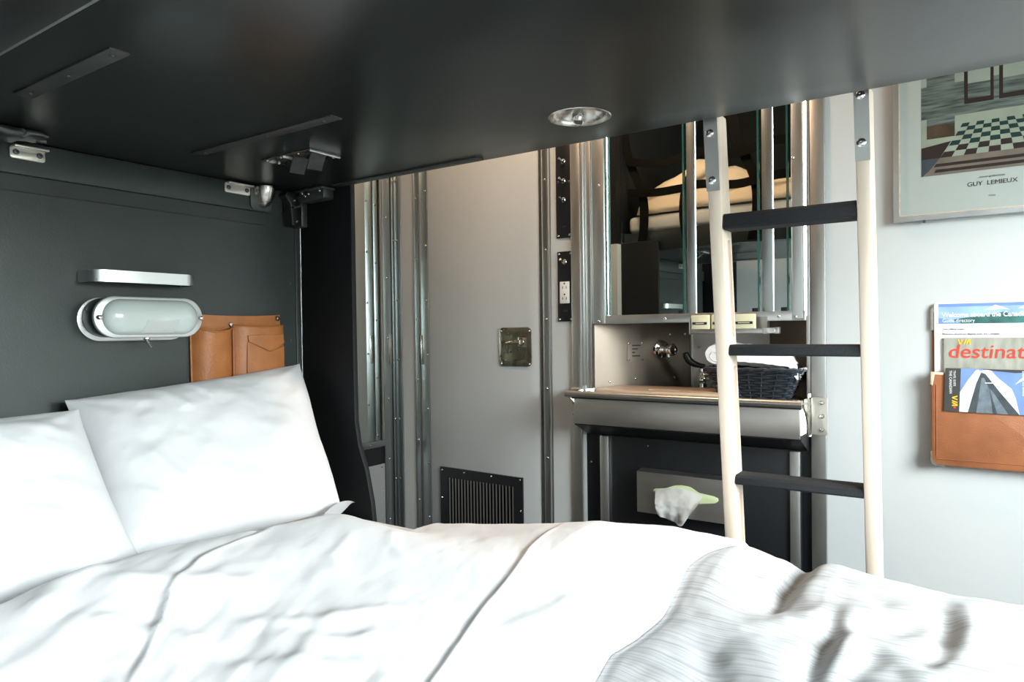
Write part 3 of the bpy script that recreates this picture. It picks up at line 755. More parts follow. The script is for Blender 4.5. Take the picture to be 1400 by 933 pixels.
# guide sheet
g1 = thing('guide_sheet', 'white printed guide with a mountain banner at the back of the leather holder', 'leaflet', (.03, YF - .010, .70))
yg = YF - .0105
obj('sheet', prism(rrect(-.0985, .117, .70, 1.0535, .006), 'y', yg, yg + .0015), 'paper', g1, False)
bz0, bz1 = 1.004, 1.0500
mats = ['pale_blue', 'snow', 'hill_green', 'sky_blue']
P = [(q(-.0905, .112, bz0, bz1), 0), (q(-.0905, .112, bz1 - .007, bz1), 3)]
P.append(([(-.005, 1.034), (.006, 1.039), (.018, 1.0455), (.032, 1.040), (.044, 1.034), (.03, 1.036), (.016, 1.034)], 1)); P.append(([(.058, 1.036), (.075, 1.0455), (.09, 1.039), (.112, 1.042), (.112, 1.034), (.08, 1.036)], 1))
P.append(([(-.0905, bz0), (.112, bz0), (.112, 1.022), (.085, 1.028), (.06, 1.021), (.035, 1.030), (.012, 1.024), (-.02, 1.020), (-.05, 1.016), (-.0905, 1.007)], 2))
P.append(([(-.0905, bz0), (-.045, bz0), (-.06, 1.011), (-.0905, 1.018)], 3))
flat_art('banner', P, yg - .0002, mats, g1, .00003)
text('Welcome aboard the Canadian', .0150, (-.0835, yg - .0006, 1.0195), 'white_ink', g1, bold=.0003, wide=.86)
text('Guide directory', .0115, (-.083, yg - .0006, 1.0075), 'white_ink', g1, wide=.84)
for i, s in enumerate(('Your railway cruise', 'Welcome aboard our flagship train, the Canadian!', 'It is our pleasure to have you on board and to wish you a memorable journey,', 'and we hope that the comforts of this room and the scenery ahead')):
    text(s, .0066, (-.083, yg - .0006, .990 - .0115 * i), 'grey_ink', g1, wide=.82)
# magazine
g2 = thing('magazine', 'mottled grey magazine with red title in the middle of the leather holder', 'magazine', (.04, YF - .018, .72))
ym = YF - .0175
obj('cover', box(-.0800, .130, ym, ym + .004, .72, .972, bev=.0006), 'card_grey', g2, False)
text('destinations', .0440, (-.0725, ym - .0005, .9265), 'red_ink', g2, shear=.12, wide=1.02, bold=.0002)
def via_logo(origin, ux, uz, s, m, parent):
    """slanted three letter railway mark: V, I and A in parallel strokes"""
    o = Vector(origin); ux = Vector(ux).normalized(); uz = Vector(uz).normalized(); n = ux.cross(uz)
    polys = [[(0, 1), (.26, 1), (.52, .30), (.74, 1), (1.00, 1), (.62, 0), (.36, 0)], [(1.00, 0), (1.26, 0), (1.64, 1), (1.38, 1)], [(1.40, 0), (1.66, 0), (1.98, .66), (2.02, 0), (2.28, 0), (2.24, 1), (1.86, 1)]]
    bm = bmesh.new()
    for p in polys:
        f = bm.faces.new([bm.verts.new(o + ux * a * s + uz * b * s) for a, b in p]); f.normal_update()
        if f.normal.dot(n) < 0: f.normal_flip()
    bmesh.ops.triangulate(bm, faces=bm.faces[:])
    return obj('emblem', bm, m, parent, False)
via_logo((-.0535, ym - .0009, .9570), (1, 0, 0), (0, 0, 1), .0112, 'yellow_ink', g2)
# brochure with a train photograph, lying across the front
g3 = thing('brochure', 'brochure with a mountain train photo at the front of the leather holder', 'leaflet', (.03, YF - .037, .804))
yb = YF - .0385
tilt = -.012
def bq(x, z): return (x + (z - .80) * .035, z + (x + .08) * tilt)
bp = lambda pts: [bq(*p) for p in pts]
bm = prism(bp([(-.0795, .8055), (.128, .8055), (.128, .9035), (-.0795, .9035)]), 'y', yb, yb + .0035)
obj('cover', bm, 'charcoal_ink', g3, False)
mats = ['sky_blue', 'snow', 'train_dark', 'train_mid', 'charcoal_ink', 'white_ink']
P = [(bp(q(-.0500, .128, .8060, .9035)), 0)]
P.append((bp([(-.0500, .8060), (-.030, .8060), (-.004, .874), (-.016, .902), (-.0500, .896)]), 1))
P.append((bp([(-.0500, .850), (-.036, .878), (-.020, .9035), (-.0500, .9035)]), 0))
P.append((bp([(-.016, .899), (.004, .9030), (.020, .884), (.044, .862), (.052, .842), (.060, .806), (.020, .806), (-.010, .86)]), 1))
P.append((bp([(-.034, .806), (.060, .806), (.022, .856), (-.004, .893), (-.012, .896), (-.020, .872)]), 2))
P.append((bp([(-.018, .806), (.012, .806), (.004, .860), (-.006, .884), (-.011, .884)]), 3))
P.append((bp([(.020, .806), (.040, .806), (.012, .852), (.004, .862)]), 3))
P.append((bp([(-.012, .9035), (.128, .9035), (.128, .8985), (.09, .9005), (.05, .8965), (.01, .9000)]), 4))
P.append((bp([(.050, .872), (.060, .885), (.072, .890), (.062, .880)]), 5)); P.append((bp([(-.004, .872), (.012, .8725), (.012, .8740), (-.004, .8735)]), 5))
flat_art('photo', P, yb - .0002, mats, g3, .00003)
text('THE CANADIAN', .0075, (*[bq(-.0720, .8985)[0], yb - .0006, bq(-.0720, .8985)[1]],), 'white_ink', g3, ux=(0, 0, -1), uz=(1, 0, 0), wide=.95)
text('TRAVEL GUIDE', .0062, (*[bq(-.0640, .8985)[0], yb - .0006, bq(-.0640, .8985)[1]],), 'white_ink', g3, ux=(0, 0, -1), uz=(1, 0, 0), wide=.85)
via_logo((-.0635, yb - .0008, .8420), (0, 0, -1), (1, 0, 0), .0105, 'yellow_ink', g3)
obj('red_mark', prism([(-.0615, .815), (-.0585, .818), (-.0555, .815), (-.0585, .812)], 'y', yb - .001, yb - .0002), 'red_ink', g3, False)
text('Adventure', .0105, (.080, yb - .0006, .9010), 'white_ink', g3, ux=(0, 0, -1), uz=(1, 0, 0))
for i, s in enumerate(('Toronto to Vancouver', 'Schedule and services')): text(s, .0062, (.073 - .008 * i, yb - .0006, .9000), 'white_ink', g3, ux=(0, 0, -1), uz=(1, 0, 0))

# ================================================================== UPPER BERTH
BZ, BY0, BY1, BX0, BX1 = 1.333, .347, 1.100, -1.352, .60
ub = thing('upper_berth', 'dark folding upper berth hanging over the bed, seen from below', 'bunk', (-.4, .72, BZ))
pan = obj('pan', box(BX0, BX1, BY0, BY1, BZ, 1.415, bev=.003), 'berth_paint', ub)
obj('near_edge_strip', box(BX0, BX1, BY0 - .004, BY0, BZ - .001, 1.40, bev=.001), 'alu', ub)
# dished recess with a small knob
dc = Vector((-.524, .966, 0)); dr = .0475
boolean(pan, lathe((dc.x, dc.y, BZ - .01), (0, 0, 1), [(dr, 0), (dr, .045)], 40))
prof = [(dr + .0022, -.0002), (dr + .0012, -.0012), (dr - .0003, -.0006)] + [(dr * math.cos(a), dr * .62 * math.sin(a)) for a in [PI / 2 * k / 10 for k in range(1, 10)]] + [(0, dr * .62)]
bm = bmesh.new(); a_, b_, n_ = Vector((1, 0, 0)), Vector((0, 1, 0)), 48; rings = []
for r, h in prof: rings.append([bm.verts.new((dc.x + r * math.cos(2 * PI * k / n_), dc.y + r * math.sin(2 * PI * k / n_), BZ + h)) for k in range(n_)] if r > 1e-6 else [bm.verts.new((dc.x, dc.y, BZ + h))])
for A, B in zip(rings, rings[1:]):
    for k in range(n_):
        f = list(dict.fromkeys([A[k % len(A)], B[k % len(B)], B[(k + 1) % len(B)], A[(k + 1) % len(A)]]))
        if len(f) > 2: bm.faces.new(f)
cup = obj('latch_cup', bm, 'dull_chrome', ub)
obj('cup_knob', lathe((dc.x - .020, dc.y + .037, BZ + .012), (0, -.5, -1), [(.005, -.006), (.006, 0), (.009, .002), (.010, .005), (.007, .009), (0, .010)], 20), 'chrome', cup)
def splate(x0, x1, y0, y1, m='strip_metal', sc=()):
    o = obj('strip_plate', box(x0, x1, y0, y1, BZ - .0022, BZ + .001, bev=.0008), m, ub)
    screws(o, [(x, (y0 + y1) / 2, BZ - .0022) for x in sc], (0, 0, -1), .0032, 'gunmetal')
splate(-1.197, -.822, .7275, .7505, sc=(-1.17, -.99, -.85))
splate(-1.095, -.832, .4085, .4325, sc=(-1.07, -.96, -.85))
splate(-1.205, -.802, 1.066, 1.0905, sc=(-1.0, -.86))
# keeper plate with two tabs
kp = obj('keeper_plate', box(-1.138, -1.000, .834, .906, BZ - .003, BZ + .001, bev=.001), 'dull_chrome', ub)
obj('keeper_rim', box(-1.003, -.9985, .834, .906, BZ - .006, BZ - .001, bev=.001), 'alu', kp); obj('keeper_rim', box(-1.079, -1.075, .836, .892, BZ - .006, BZ - .001, bev=.001), 'alu', kp)
for x in (-1.062, -1.012):
    obj('keeper_tab', strip([(x, .866, BZ - .002), (x - .012, .870, BZ - .012), (x - .026, .876, BZ - .026)], (.2, 1, 0), .030, .0022), 'gunmetal', kp)
screws(kp, [(-1.13, .842, BZ - .003), (-1.13, .868, BZ - .003), (-1.09, .842, BZ - .003), (-1.04, .842, BZ - .003), (-1.012, .900, BZ - .003)], (0, 0, -1), .003, 'dull_chrome')
# corner box bracket hanging below the rim
cb = obj('corner_bracket', prism(rrect(-1.322, -1.236, 1.306, 1.338, .006), 'y', 1.068, 1.0985, bev=.002), 'gunmetal', ub)
obj('bracket_lip', box(-1.340, -1.232, 1.060, 1.0995, 1.3275, 1.3325, bev=.001), 'gunmetal', cb)
screws(cb, [(x, 1.068, z) for x, z in ((-1.309, 1.325), (-1.298, 1.318), (-1.287, 1.322), (-1.248, 1.325))], (0, -1, 0), .004, 'dull_chrome')
# hinge arm at the window end
ha = obj('hinge_arm', prism([(.38, 1.332), (.38, 1.319), (.455, 1.3175), (.488, 1.318), (.496, 1.3235), (.510, 1.325), (.520, 1.324), (.524, 1.328), (.510, 1.332)], 'x', -1.318, -1.262, bev=.003), 'gunmetal', ub)
obj('arm_link', tube(smooth_path([(-1.258, .39, 1.329), (-1.256, .43, 1.326), (-1.256, .462, 1.322), (-1.258, .480, 1.324)], 4), .0065, 10), 'gunmetal', ha)
obj('arm_bolt', lathe((-1.262, .482, 1.3255), (1, 0, 0), [(.006, 0), (.006, .004), (.004, .006), (0, .006)], 16), 'gunmetal', ha)
obj('end_pin', lathe((-1.30, .518, 1.3275), (0, 1, 0), [(.0045, 0), (.0045, .014), (0, .016)], 14), 'gunmetal', ha)
# bedding of the upper berth (it shows in the mirror)
umt = obj('upper_mattress', box(-1.34, .58, .36, 1.085, 1.4155, 1.488, bev=.02, seg=3), 'mattress'); tag(umt, 'pale mattress on the upper berth, mirrored above the basin', 'mattress')
nx, ny = 90, 46
u, v = np.meshgrid(np.linspace(0, 1, nx), np.linspace(0, 1, ny))
X = -1.30 + 1.84 * u; Y = .365 + .715 * v
Z = 1.497 + .085 * np.sin(PI * v) ** .5 + .16 * np.exp(-((u - .12) / .14) ** 2) * np.sin(PI * v) ** .6 + .12 * np.exp(-((u - .55) / .22) ** 2) * np.sin(PI * v) ** .6 + .022 * fbm(u * 9 + v * 3, v * 3, 8) + .012 * np.sin(u * 60 + v * 10 + 4 * fbm(u * 4, v * 4, 2))
Z = np.where((v < .02) | (v > .98), 1.494, Z)
ubl = grid_obj('upper_blanket', X, Y, Z, 'warm_blanket', th=.004); tag(ubl, 'crumpled cream blanket heaped on the upper berth mattress', 'blanket')
net = thing('safety_net', 'black webbing safety net strung along the upper berth edge', 'net', (-.6, 1.112, 1.42))
for i, x in enumerate((-1.27, -1.05, -.74, -.43)):
    sgn = .02 * (-1) ** i
    obj('strap', strip(smooth_path([(x, 1.108, 1.34), (x + sgn, 1.112, 1.45), (x + sgn * .5, 1.108, 1.58), (x - sgn * 3, 1.10, 1.75), (x - sgn * 5, 1.09, 2.0), (x - sgn * 5, 1.08, ZC - .001)], 5), (1, 0, 0), .040, .003), 'web', net)
for z, sg in ((1.585, .02), (1.72, .035)):
    pts = []
    for k in range(9):
        t = k / 8; pts.append((-1.32 + 1.05 * t, 1.116 + .004 * (k % 2), z - sg * math.sin(PI * ((t * 3) % 1)) + .006 * math.sin(9 * t)))
    obj('strap', strip(smooth_path(pts, 5), (0, 0, 1), .034, .003), 'web', net)

# fittings on the headboard wall under the berth
for i, (ya, yb_, lb) in enumerate(((.4965, .550, 'pale metal berth stop on the dark wall, under the hinge arm nearest the window'), (.8945, .957, 'pale metal berth stop on the dark wall, beside the chrome bumper'))):
    z0 = 1.301 if i == 0 else 1.3065
    h = thing('berth_stop', lb, 'bracket', (XL, (ya + yb_) / 2, z0), 'berth stops on the headboard wall')
    yc = (ya + yb_) / 2
    obj('plate', prism(rrect(ya, yb_, z0, z0 + .022, .005), 'x', XL + .0104, XL + .0140, bev=.001), 'cream_metal', h)
    obj('lip', box(XL + .0106, XL + .024, ya + .004, yb_ + .003, z0 + .0185, z0 + .0225, bev=.001), 'cream_metal', h)
    screws(h, [(XL + .014, ya + .009, z0 + .011), (XL + .014, yb_ - .009, z0 + .011)], (1, 0, 0), .0048, 'gunmetal')
bpr = thing('bumper', 'rounded chrome bumper cup under the berth corner on the dark wall', 'bumper', (XL, .985, 1.285))
bm = bmesh.new(); bmesh.ops.create_uvsphere(bm, u_segments=24, v_segments=16, radius=1)
for v in bm.verts:
    c = v.co.copy(); v.co = Vector((XL + .012 + max(0, c.x + .2) * .030, .987 + c.y * .024, 1.3295 + min(0, c.z) * .046))
obj('cup', bm, 'dull_chrome', bpr)
obj('base_plate', prism(rrect(.958, 1.012, 1.279, 1.3315, .01), 'x', XL + .0102, XL + .0135), 'gunmetal', bpr)
lk = thing('berth_lock', 'black spring lock arm at the corner between dark wall and wing', 'latch', (XL, 1.07, 1.25))
obj('housing', prism([(1.052, 1.252), (1.078, 1.250), (1.080, 1.300), (1.072, 1.328), (1.040, 1.328), (1.034, 1.318), (1.050, 1.300)], 'x', XL + .0045, XL + .034, bev=.003), 'black_plastic', lk)
obj('rail', box(XL + .0045, XL + .030, 1.083, 1.1005, 1.252, 1.327, bev=.002), 'gunmetal', lk)
obj('hook', strip(smooth_path([(XL + .038, 1.052, 1.292), (XL + .040, 1.066, 1.296), (XL + .040, 1.072, 1.306), (XL + .038, 1.070, 1.320)], 4), (1, 0, 0), .01, .004), 'gunmetal', lk)
screws(lk, [(XL + .034, 1.066, 1.262), (XL + .034, 1.060, 1.31)], (1, 0, 0), .0035, 'dull_chrome')

# grab rail above the lamp
gr = thing('grab_rail', 'brushed steel strip handle on the dark wall above the lamp', 'rail', (XL, .71, 1.097))
path = [(XL + .0015, .604, 1.1085), (XL + .036, .604, 1.1085), (XL + .050, .607, 1.1085), (XL + .058, .615, 1.1085), (XL + .0605, .628, 1.1085), (XL + .0605, .70, 1.1085), (XL + .0605, .775, 1.1085), (XL + .058, .788, 1.1085), (XL + .050, .796, 1.1085), (XL + .036, .799, 1.1085), (XL + .0015, .799, 1.1085)]
obj('rail', strip(path, (0, 0, 1), .0215, .0030), 'alu', gr)
sh = obj('shelf', box(XL + .0008, XL + .056, .610, .792, 1.1005, 1.1025), 'gunmetal', gr)
obj('back_strip', box(XL + .0008, XL + .003, .610, .792, 1.1025, 1.121), 'alu', gr)
screws(gr, [(XL + .003, .655, 1.1185), (XL + .003, .742, 1.1185)], (1, 0, 0), .0045, 'gunmetal')

# reading lamp
rl = thing('reading_lamp', 'oval reading lamp with frosted glass on the dark wall', 'lamp', (XL, .71, 1.0))
def stad(y0, y1, z0, z1): return rrect(y0, y1, z0, z1, (z1 - z0) / 2 - .0001, 14)
obj('back_plate', prism(stad(.5995, .812, .991, 1.072), 'x', XL + .0008, XL + .004, bev=.001), 'alu', rl)
obj('housing', prism(stad(.606, .806, .998, 1.071), 'x', XL + .006, XL + .058, bev=.003), 'lamp_dark', rl)
bz = obj('bezel', prism(stad(.5985, .8045, .9965, 1.0725), 'x', XL + .058, XL + .068, bev=.004), 'lamp_white', rl)
# bulged opal glass
bm = bmesh.new(); ring0 = stad(.6115, .7915, 1.0015, 1.0675); cy, cz = .7015, 1.0345; rings = []
for k in range(9):
    a = PI / 2 * k / 8; s = math.cos(a); h = math.sin(a) * .021
    ins = (1 - s) * .033
    ring = []
    for (yy, zz) in ring0:
        # inset the stadium towards its spine
        sy = min(max(yy, .6115 + .033), .7915 - .033); ring.append(bm.verts.new((XL + .0665 + h, sy + (yy - sy) * s, cz + (zz - cz) * s)))
    rings.append(ring)
nn = len(ring0)
for A, B in zip(rings, rings[1:]):
    for k in range(nn): bm.faces.new((A[k], A[(k + 1) % nn], B[(k + 1) % nn], B[k]))
bmesh.ops.remove_doubles(bm, verts=bm.verts, dist=1e-5)
bmesh.ops.recalc_face_normals(bm, faces=bm.faces)
gl = obj('glass_shade', bm, 'opal', rl)
lw = [(.676, 1.0045), (.738, 1.0045), (.748, 1.030), (.684, 1.030)]
def bulge(y, z): return XL + .0672 + .021 * math.sqrt(max(0, 1 - min(1, ((z - 1.0345) / .033) ** 2)))
bm = bmesh.new(); vs = []
for i in range(9):
    t = i / 8; row = []
    for j in range(9):
        s = j / 8; y0 = .676 + (.684 - .676) * t; y1 = .738 + (.748 - .738) * t; z = 1.0050 + .0255 * t; y = y0 + (y1 - y0) * s
        row.append(bm.verts.new((bulge(y, z) + .0010, y, z)))
    vs.append(row)
for i in range(8):
    for j in range(8): bm.faces.new((vs[i][j], vs[i][j + 1], vs[i + 1][j + 1], vs[i + 1][j]))
bmesh.ops.solidify(bm, geom=bm.faces[:], thickness=.0015)
bmesh.ops.recalc_face_normals(bm, faces=bm.faces)
obj('light_slot', bm, 'lamp_window', gl)
for y in (.6065, .7975):
    obj('bezel_screw', lathe((XL + .067, y, 1.0335), (1, 0, 0), [(.0048, 0), (.0048, .006), (.003, .009), (0, .010)], 14), 'chrome', rl)
swm = obj('switch', lathe((XL + .050, .700, .9968), (0, 0, -1), [(.0065, 0), (.0065, .003), (.004, .005)], 14), 'chrome', rl)
obj('switch_toggle', tube([(XL + .050, .700, .9925), (XL + .056, .707, .978)], [.0022, .0034], 10), 'chrome', swm)

# leather pouch
lpo = thing('leather_pouch', 'tan leather wall pouch with two pockets hanging beside the lamp', 'pouch', (XL, .93, .74))
def sheetx(y0, y1, z0, z1, xb, bulge_, th, seed, topsag=0, nu=30, nv=30, pinch=0):
    bm = bmesh.new(); V = []
    for i in range(nv):
        row = []
        for j in range(nu):
            u = j / (nu - 1); v = i / (nv - 1)
            y = y0 + (y1 - y0) * u; z = z0 + (z1 - z0) * v - topsag * math.sin(PI * u) * v ** 4
            b = bulge_ * (1 - (2 * u - 1) ** 4) * (.55 + .45 * v) * (1 - pinch * v ** 6)
            b += .0016 * math.sin(7 * u + seed) * math.sin(3 * v + seed) + .0022 * math.exp(-((v - .90 - .05 * math.sin(PI * u)) / .025) ** 2) * math.sin(PI * u)
            row.append(bm.verts.new((xb + b, y, z)))
        V.append(row)
    for i in range(nv - 1):
        for j in range(nu - 1): bm.faces.new((V[i][j], V[i][j + 1], V[i + 1][j + 1], V[i + 1][j]))
    bmesh.ops.recalc_face_normals(bm, faces=bm.faces)
    bmesh.ops.solidify(bm, geom=bm.faces[:], thickness=th)
    bmesh.ops.recalc_face_normals(bm, faces=bm.faces); return bm
obj('back_panel', sheetx(.814, 1.036, .735, 1.0445, XL + .0035, .002, .0025, 1, topsag=.004), 'leather', lpo)
for (a, b, zt, sd, sag) in ((.817, .908, 1.0165, 2.0, .010), (.911, 1.040, 1.0200, 3.1, .004)):
    p = obj('pocket', sheetx(a, b, .738, zt, XL + .0075, .022 if sd < 3 else .017, .0025, sd, topsag=sag), 'leather', lpo)
    bm = bmesh.new()
    add_tube(bm, [(XL + .0095 + (.022 if sd < 3 else .017) * (1 - (2 * u - 1) ** 4), a + (b - a) * u, zt - sag * math.sin(PI * u)) for u in [k / 16 for k in range(17)]], .0022, 8)
    obj('pocket_hem', bm, 'leather', p)
    last = p
obj('flap', prism([(.934, .998), (1.026, 1.000), (1.029, .980), (.990, .962), (.936, .984)], 'x', XL + .0262, XL + .0295, bev=.001), 'leather', last)
obj('patch_pocket', prism([(.930, .745), (1.030, .745), (1.030, .972), (.990, .960), (.934, .982)], 'x', XL + .0248, XL + .0265, bev=.0005), 'leather', last)
obj('gusset_fold', tube([(XL + .010, .9095, .742), (XL + .012, .9095, 1.012)], .003, 8), 'leather_dark', lpo)
for y, z in ((.905, 1.022), (1.027, 1.036)):
    obj('stud', lathe((XL + .0068, y, z), (1, 0, 0), [(.006, -.002), (.006, .002), (.004, .005), (0, .006)], 14), 'dull_chrome', lpo)

# ================================================================== LADDER
ld_ = thing('bunk_ladder', 'pale wooden bunk ladder with black treads hooked on the upper berth', 'ladder', (-.26, 1.26, 0))
def yfront(z): return 1.1255 + (1.334 - z) * .127
RD = .050
def rail(x0, x1):
    bm = bmesh.new()
    y_t, y_b = yfront(1.352), yfront(.02)
    v = []
    for (z, y) in ((.02, y_b), (1.352, y_t)):
        for x, dy in ((x0, 0), (x1, 0), (x1, RD), (x0, RD)): v.append(bm.verts.new((x, y + dy, z)))
    # rounded head
    for f in ((0, 1, 2, 3), (4, 5, 6, 7), (0, 1, 5, 4), (1, 2, 6, 5), (2, 3, 7, 6), (3, 0, 4, 7)): bm.faces.new([v[i] for i in f])
    bmesh.ops.recalc_face_normals(bm, faces=bm.faces)
    bmesh.ops.bevel(bm, geom=bm.edges[:], offset=.003, segments=2, affect='EDGES', profile=.5)
    return bm
rungs = [(1.163, 1.189), (.954, .9725), (.731, .7475), (.51, .528), (.29, .308)]
for x0, x1 in ((-.380, -.358), (-.158, -.138)):
    r = obj('rail', rail(x0, x1), 'wood', ld_)
    for a, b in ((.985, 1.15), (.775, .935), (.545, .712), (.32, .49)):
        c = bmesh.new()
        pl = []
        for k in range(9):
            an = PI * k / 8; pl.append((.0075 * math.cos(an), b - .0075 + .0075 * math.sin(an)))
        for k in range(9):
            an = PI + PI * k / 8; pl.append((.0075 * math.cos(an), a + .0075 + .0075 * math.sin(an)))
        pl = [(yfront(z) + RD * .66 + y, z) for y, z in pl]
        add_prism(c, pl, 'x', x1 - .009, x1 + .01)
        boolean(r, c)
    # steel hook strap, bent over the berth rim
    top = 1.352
    hs = obj('hook_strap', strip([(( x0 + x1) / 2, yfront(1.228) - .0026, 1.226 if x0 < -.3 else 1.243), ((x0 + x1) / 2, yfront(1.30) - .0026, 1.30), ((x0 + x1) / 2, yfront(1.35) - .0026, 1.352), ((x0 + x1) / 2, 1.114, 1.424), ((x0 + x1) / 2, 1.106, 1.4285), ((x0 + x1) / 2, 1.07, 1.4285)], (1, 0, 0), x1 - x0, .0035), 'steel', ld_)
    for z in ((1.243, 1.318) if x0 < -.3 else (1.268, 1.335)):
        copies('screw', 'crosscrew', lambda: lathe((0, 0, 0), (0, -1, 0), [(.0065, -.0005), (.0065, .001), (.0045, .0026), (.0018, .0028), (.0018, .0014), (0, .0014)], 18), 'chrome', hs, [((x0 + x1) / 2 - .001, yfront(z) - .0044, z)])
for i, (a, b) in enumerate(rungs):
    yf = yfront((a + b) / 2) + .001
    rg = obj('tread', prism([(yf, a + .003), (yf + .003, a), (yf + .044, a), (yf + .046, a + .003), (yf + .046, b - .004), (yf + .043, b), (yf + .006, b), (yf + .001, b - .004)], 'x', -.3575, -.1585, bev=.0008), 'grip', ld_)

# ================================================================== THE BED
base = obj('bed_base', box(-1.355, .62, -.10, 1.095, 0, .33, bev=.006), 'bed_base'); tag(base, 'dark box base under the made up lower bed', 'bed base')
mt = thing('mattress', 'white sheeted mattress on the lower bed, far edge bare by the pillows', 'mattress', (-.36, .5, .33))
bm = box(-1.350, .615, -.105, 1.096, .331, .592, bev=.03, seg=5)
obj('fitted_sheet', bm, 'linen', mt)

# -- duvet with its top sheet
crest_y = np.array([-.10, .20, .334, .407, .549, .673, .72, .80, .885, 1.0, 1.12]); crest_x = np.array([-.90, -.93, -.96, -1.00, -1.02, -.985, -.965, -.955, -.95, -.94, -.93])
flap_y = np.array([-.2, .30, .52, .608, .702, .753, .827, .944, 1.017, 1.08, 1.16]); flap_x = np.array([-.32, -.322, -.325, -.330, -.349, -.341, -.338, -.348, -.335, -.311, -.29])
sil_x = np.array([-1.0, -.90, -.70, -.55, -.42, -.31, -.26, -.22, -.17, -.115, -.04, .04, .3, .7])
sil_z = np.array([.604, .612, .641, .667, .677, .672, .655, .648, .659, .654, .647, .649, .645, .64])
def top_z(x, y):
    """height of the made bed, without wrinkles"""
    c = np.interp(x, sil_x, sil_z)
    crest = np.clip((y - .80) / .20, 0, 1); crest = crest * crest * (3 - 2 * crest)
    mid = .644 + .034 * np.exp(-((x + .95) / .16) ** 2) + .006 * np.sin(x * 5)
    z = mid + (c - mid) * crest
    z = z - .03 * sstep(.30, -.1, y)
    return z
def wr(X, Y, ridges):
    s = 0
    for pts, a, wd, kind in ridges:
        d, ad, t = pl_dist(X, Y, pts); e = np.clip(np.minimum(t, 1 - t) * 5, 0, 1)
        if kind == 'r': s = s + a * np.exp(-(d / wd) ** 2) * e
        elif kind == 's': s = s + a * np.exp(-np.abs(d) / wd) * (1 / (1 + np.exp(-d / (wd * .26))) - .5) * 2 * e
    return s
crease1 = [(-1.0, .80), (-.965, .735), (-.935, .655), (-.925, .60), (-.905, .552), (-.85, .478), (-.77, .412), (-.70, .345), (-.62, .27)]
crease2 = [(-.616, 1.075), (-.606, 1.0), (-.590, .905), (-.566, .824), (-.530, .705), (-.490, .597), (-.459, .525), (-.42, .44), (-.36, .32)]
fold_w = [([(-.93, .42), (-.86, .50), (-.80, .58)], .007, .022, 'r'), ([(-.86, .36), (-.78, .42), (-.70, .45)], .008, .020, 'r'), ([(-.97, .47), (-.94, .39), (-.87, .33)], .008, .020, 'r'),
          ([(-.76, .47), (-.66, .56), (-.60, .66)], .006, .020, 'r'), ([(-.70, .50), (-.62, .52), (-.55, .58)], .006, .018, 'r'), ([(-.68, .42), (-.60, .47), (-.52, .50)], .007, .02, 'r'),
          ([(-.86, .80), (-.80, .70), (-.74, .66)], .003, .010, 'r'), ([(-.83, .86), (-.78, .80), (-.70, .76)], .0025, .010, 'r'), ([(-.47, .66), (-.45, .74), (-.455, .82)], .004, .02, 'r'), ([(-.43, .78), (-.42, .88), (-.40, .93)], .0025, .02, 'r')]
def bed_rows(ny, hang=.20):
    """arc positions across the bed: on top, then round the far edge and down"""
    t = np.linspace(0, 1, ny); return t
NX, NY = 400, 230
S, Tt = np.meshgrid(np.linspace(0, 1, NX), np.linspace(0, 1, NY))
def drape(yv, far, drop, ztop):
    """past y = far the cloth rounds over the edge and hangs"""
    r = .075; q_ = np.clip(yv - (far - r), 0, None); ang = np.clip(q_ / r, 0, PI / 2)
    y2 = np.where(yv < far - r, yv, far - r + r * np.sin(ang) * .95); dz = np.where(yv < far - r, 0, r * (1 - np.cos(ang)))
    over = np.clip(q_ - r * PI / 2, 0, None); return y2, ztop - dz - over
# top sheet / duvet
yv = -.115 + 1.40 * Tt
cx = np.interp(np.clip(yv, -.1, 1.12), crest_y, crest_x) - .035; fx = np.interp(np.clip(yv, -.2, 1.16), flap_y, flap_x)
Xd = cx + (fx - cx) * S
yc = np.clip(yv, -.2, 1.08)
z0 = top_z(Xd, yc) + .006
head = (Xd - cx) / .06; z0 = z0 - .085 * (1 - np.sqrt(np.clip(1 - (1 - np.clip(head, 0, 1)) ** 2, 0, 1)))
wz = wr(Xd, yc, fold_w) + wr(Xd, yc, [(crease1, .0042, .013, 's'), (crease1, .0034, .005, 'r'), (crease2, .0032, .014, 's'), (crease2, .0028, .005, 'r')])
lowleft = sstep(.78, .45, yc + .25 * (Xd + .6))
wz = wz + lowleft * (.011 * fbm(Xd * 9 + yc * 5, yc * 6 - Xd * 2, 11) + .0035 * fbm(Xd * 22 + yc * 14, yc * 9, 12)) + .0025 * fbm(Xd * 8, yc * 8, 13) + .0012 * fbm(Xd * 40 + yc * 20, yc * 18, 14)
edge = sstep(1, .90, S)
z0 = z0 + wz * (.35 + .65 * edge)
Yd, Zd = drape(yv, 1.128, .2, z0)
Yd = np.where(yv > 1.06, Yd + .006 * np.sin(Xd * 30) * sstep(1.06, 1.2, yv), Yd)
dv = grid_obj('duvet', Xd, Yd, Zd, 'linen', th=.009); tag(dv, 'white cotton duvet with pressed creases spread over the lower bed', 'duvet')
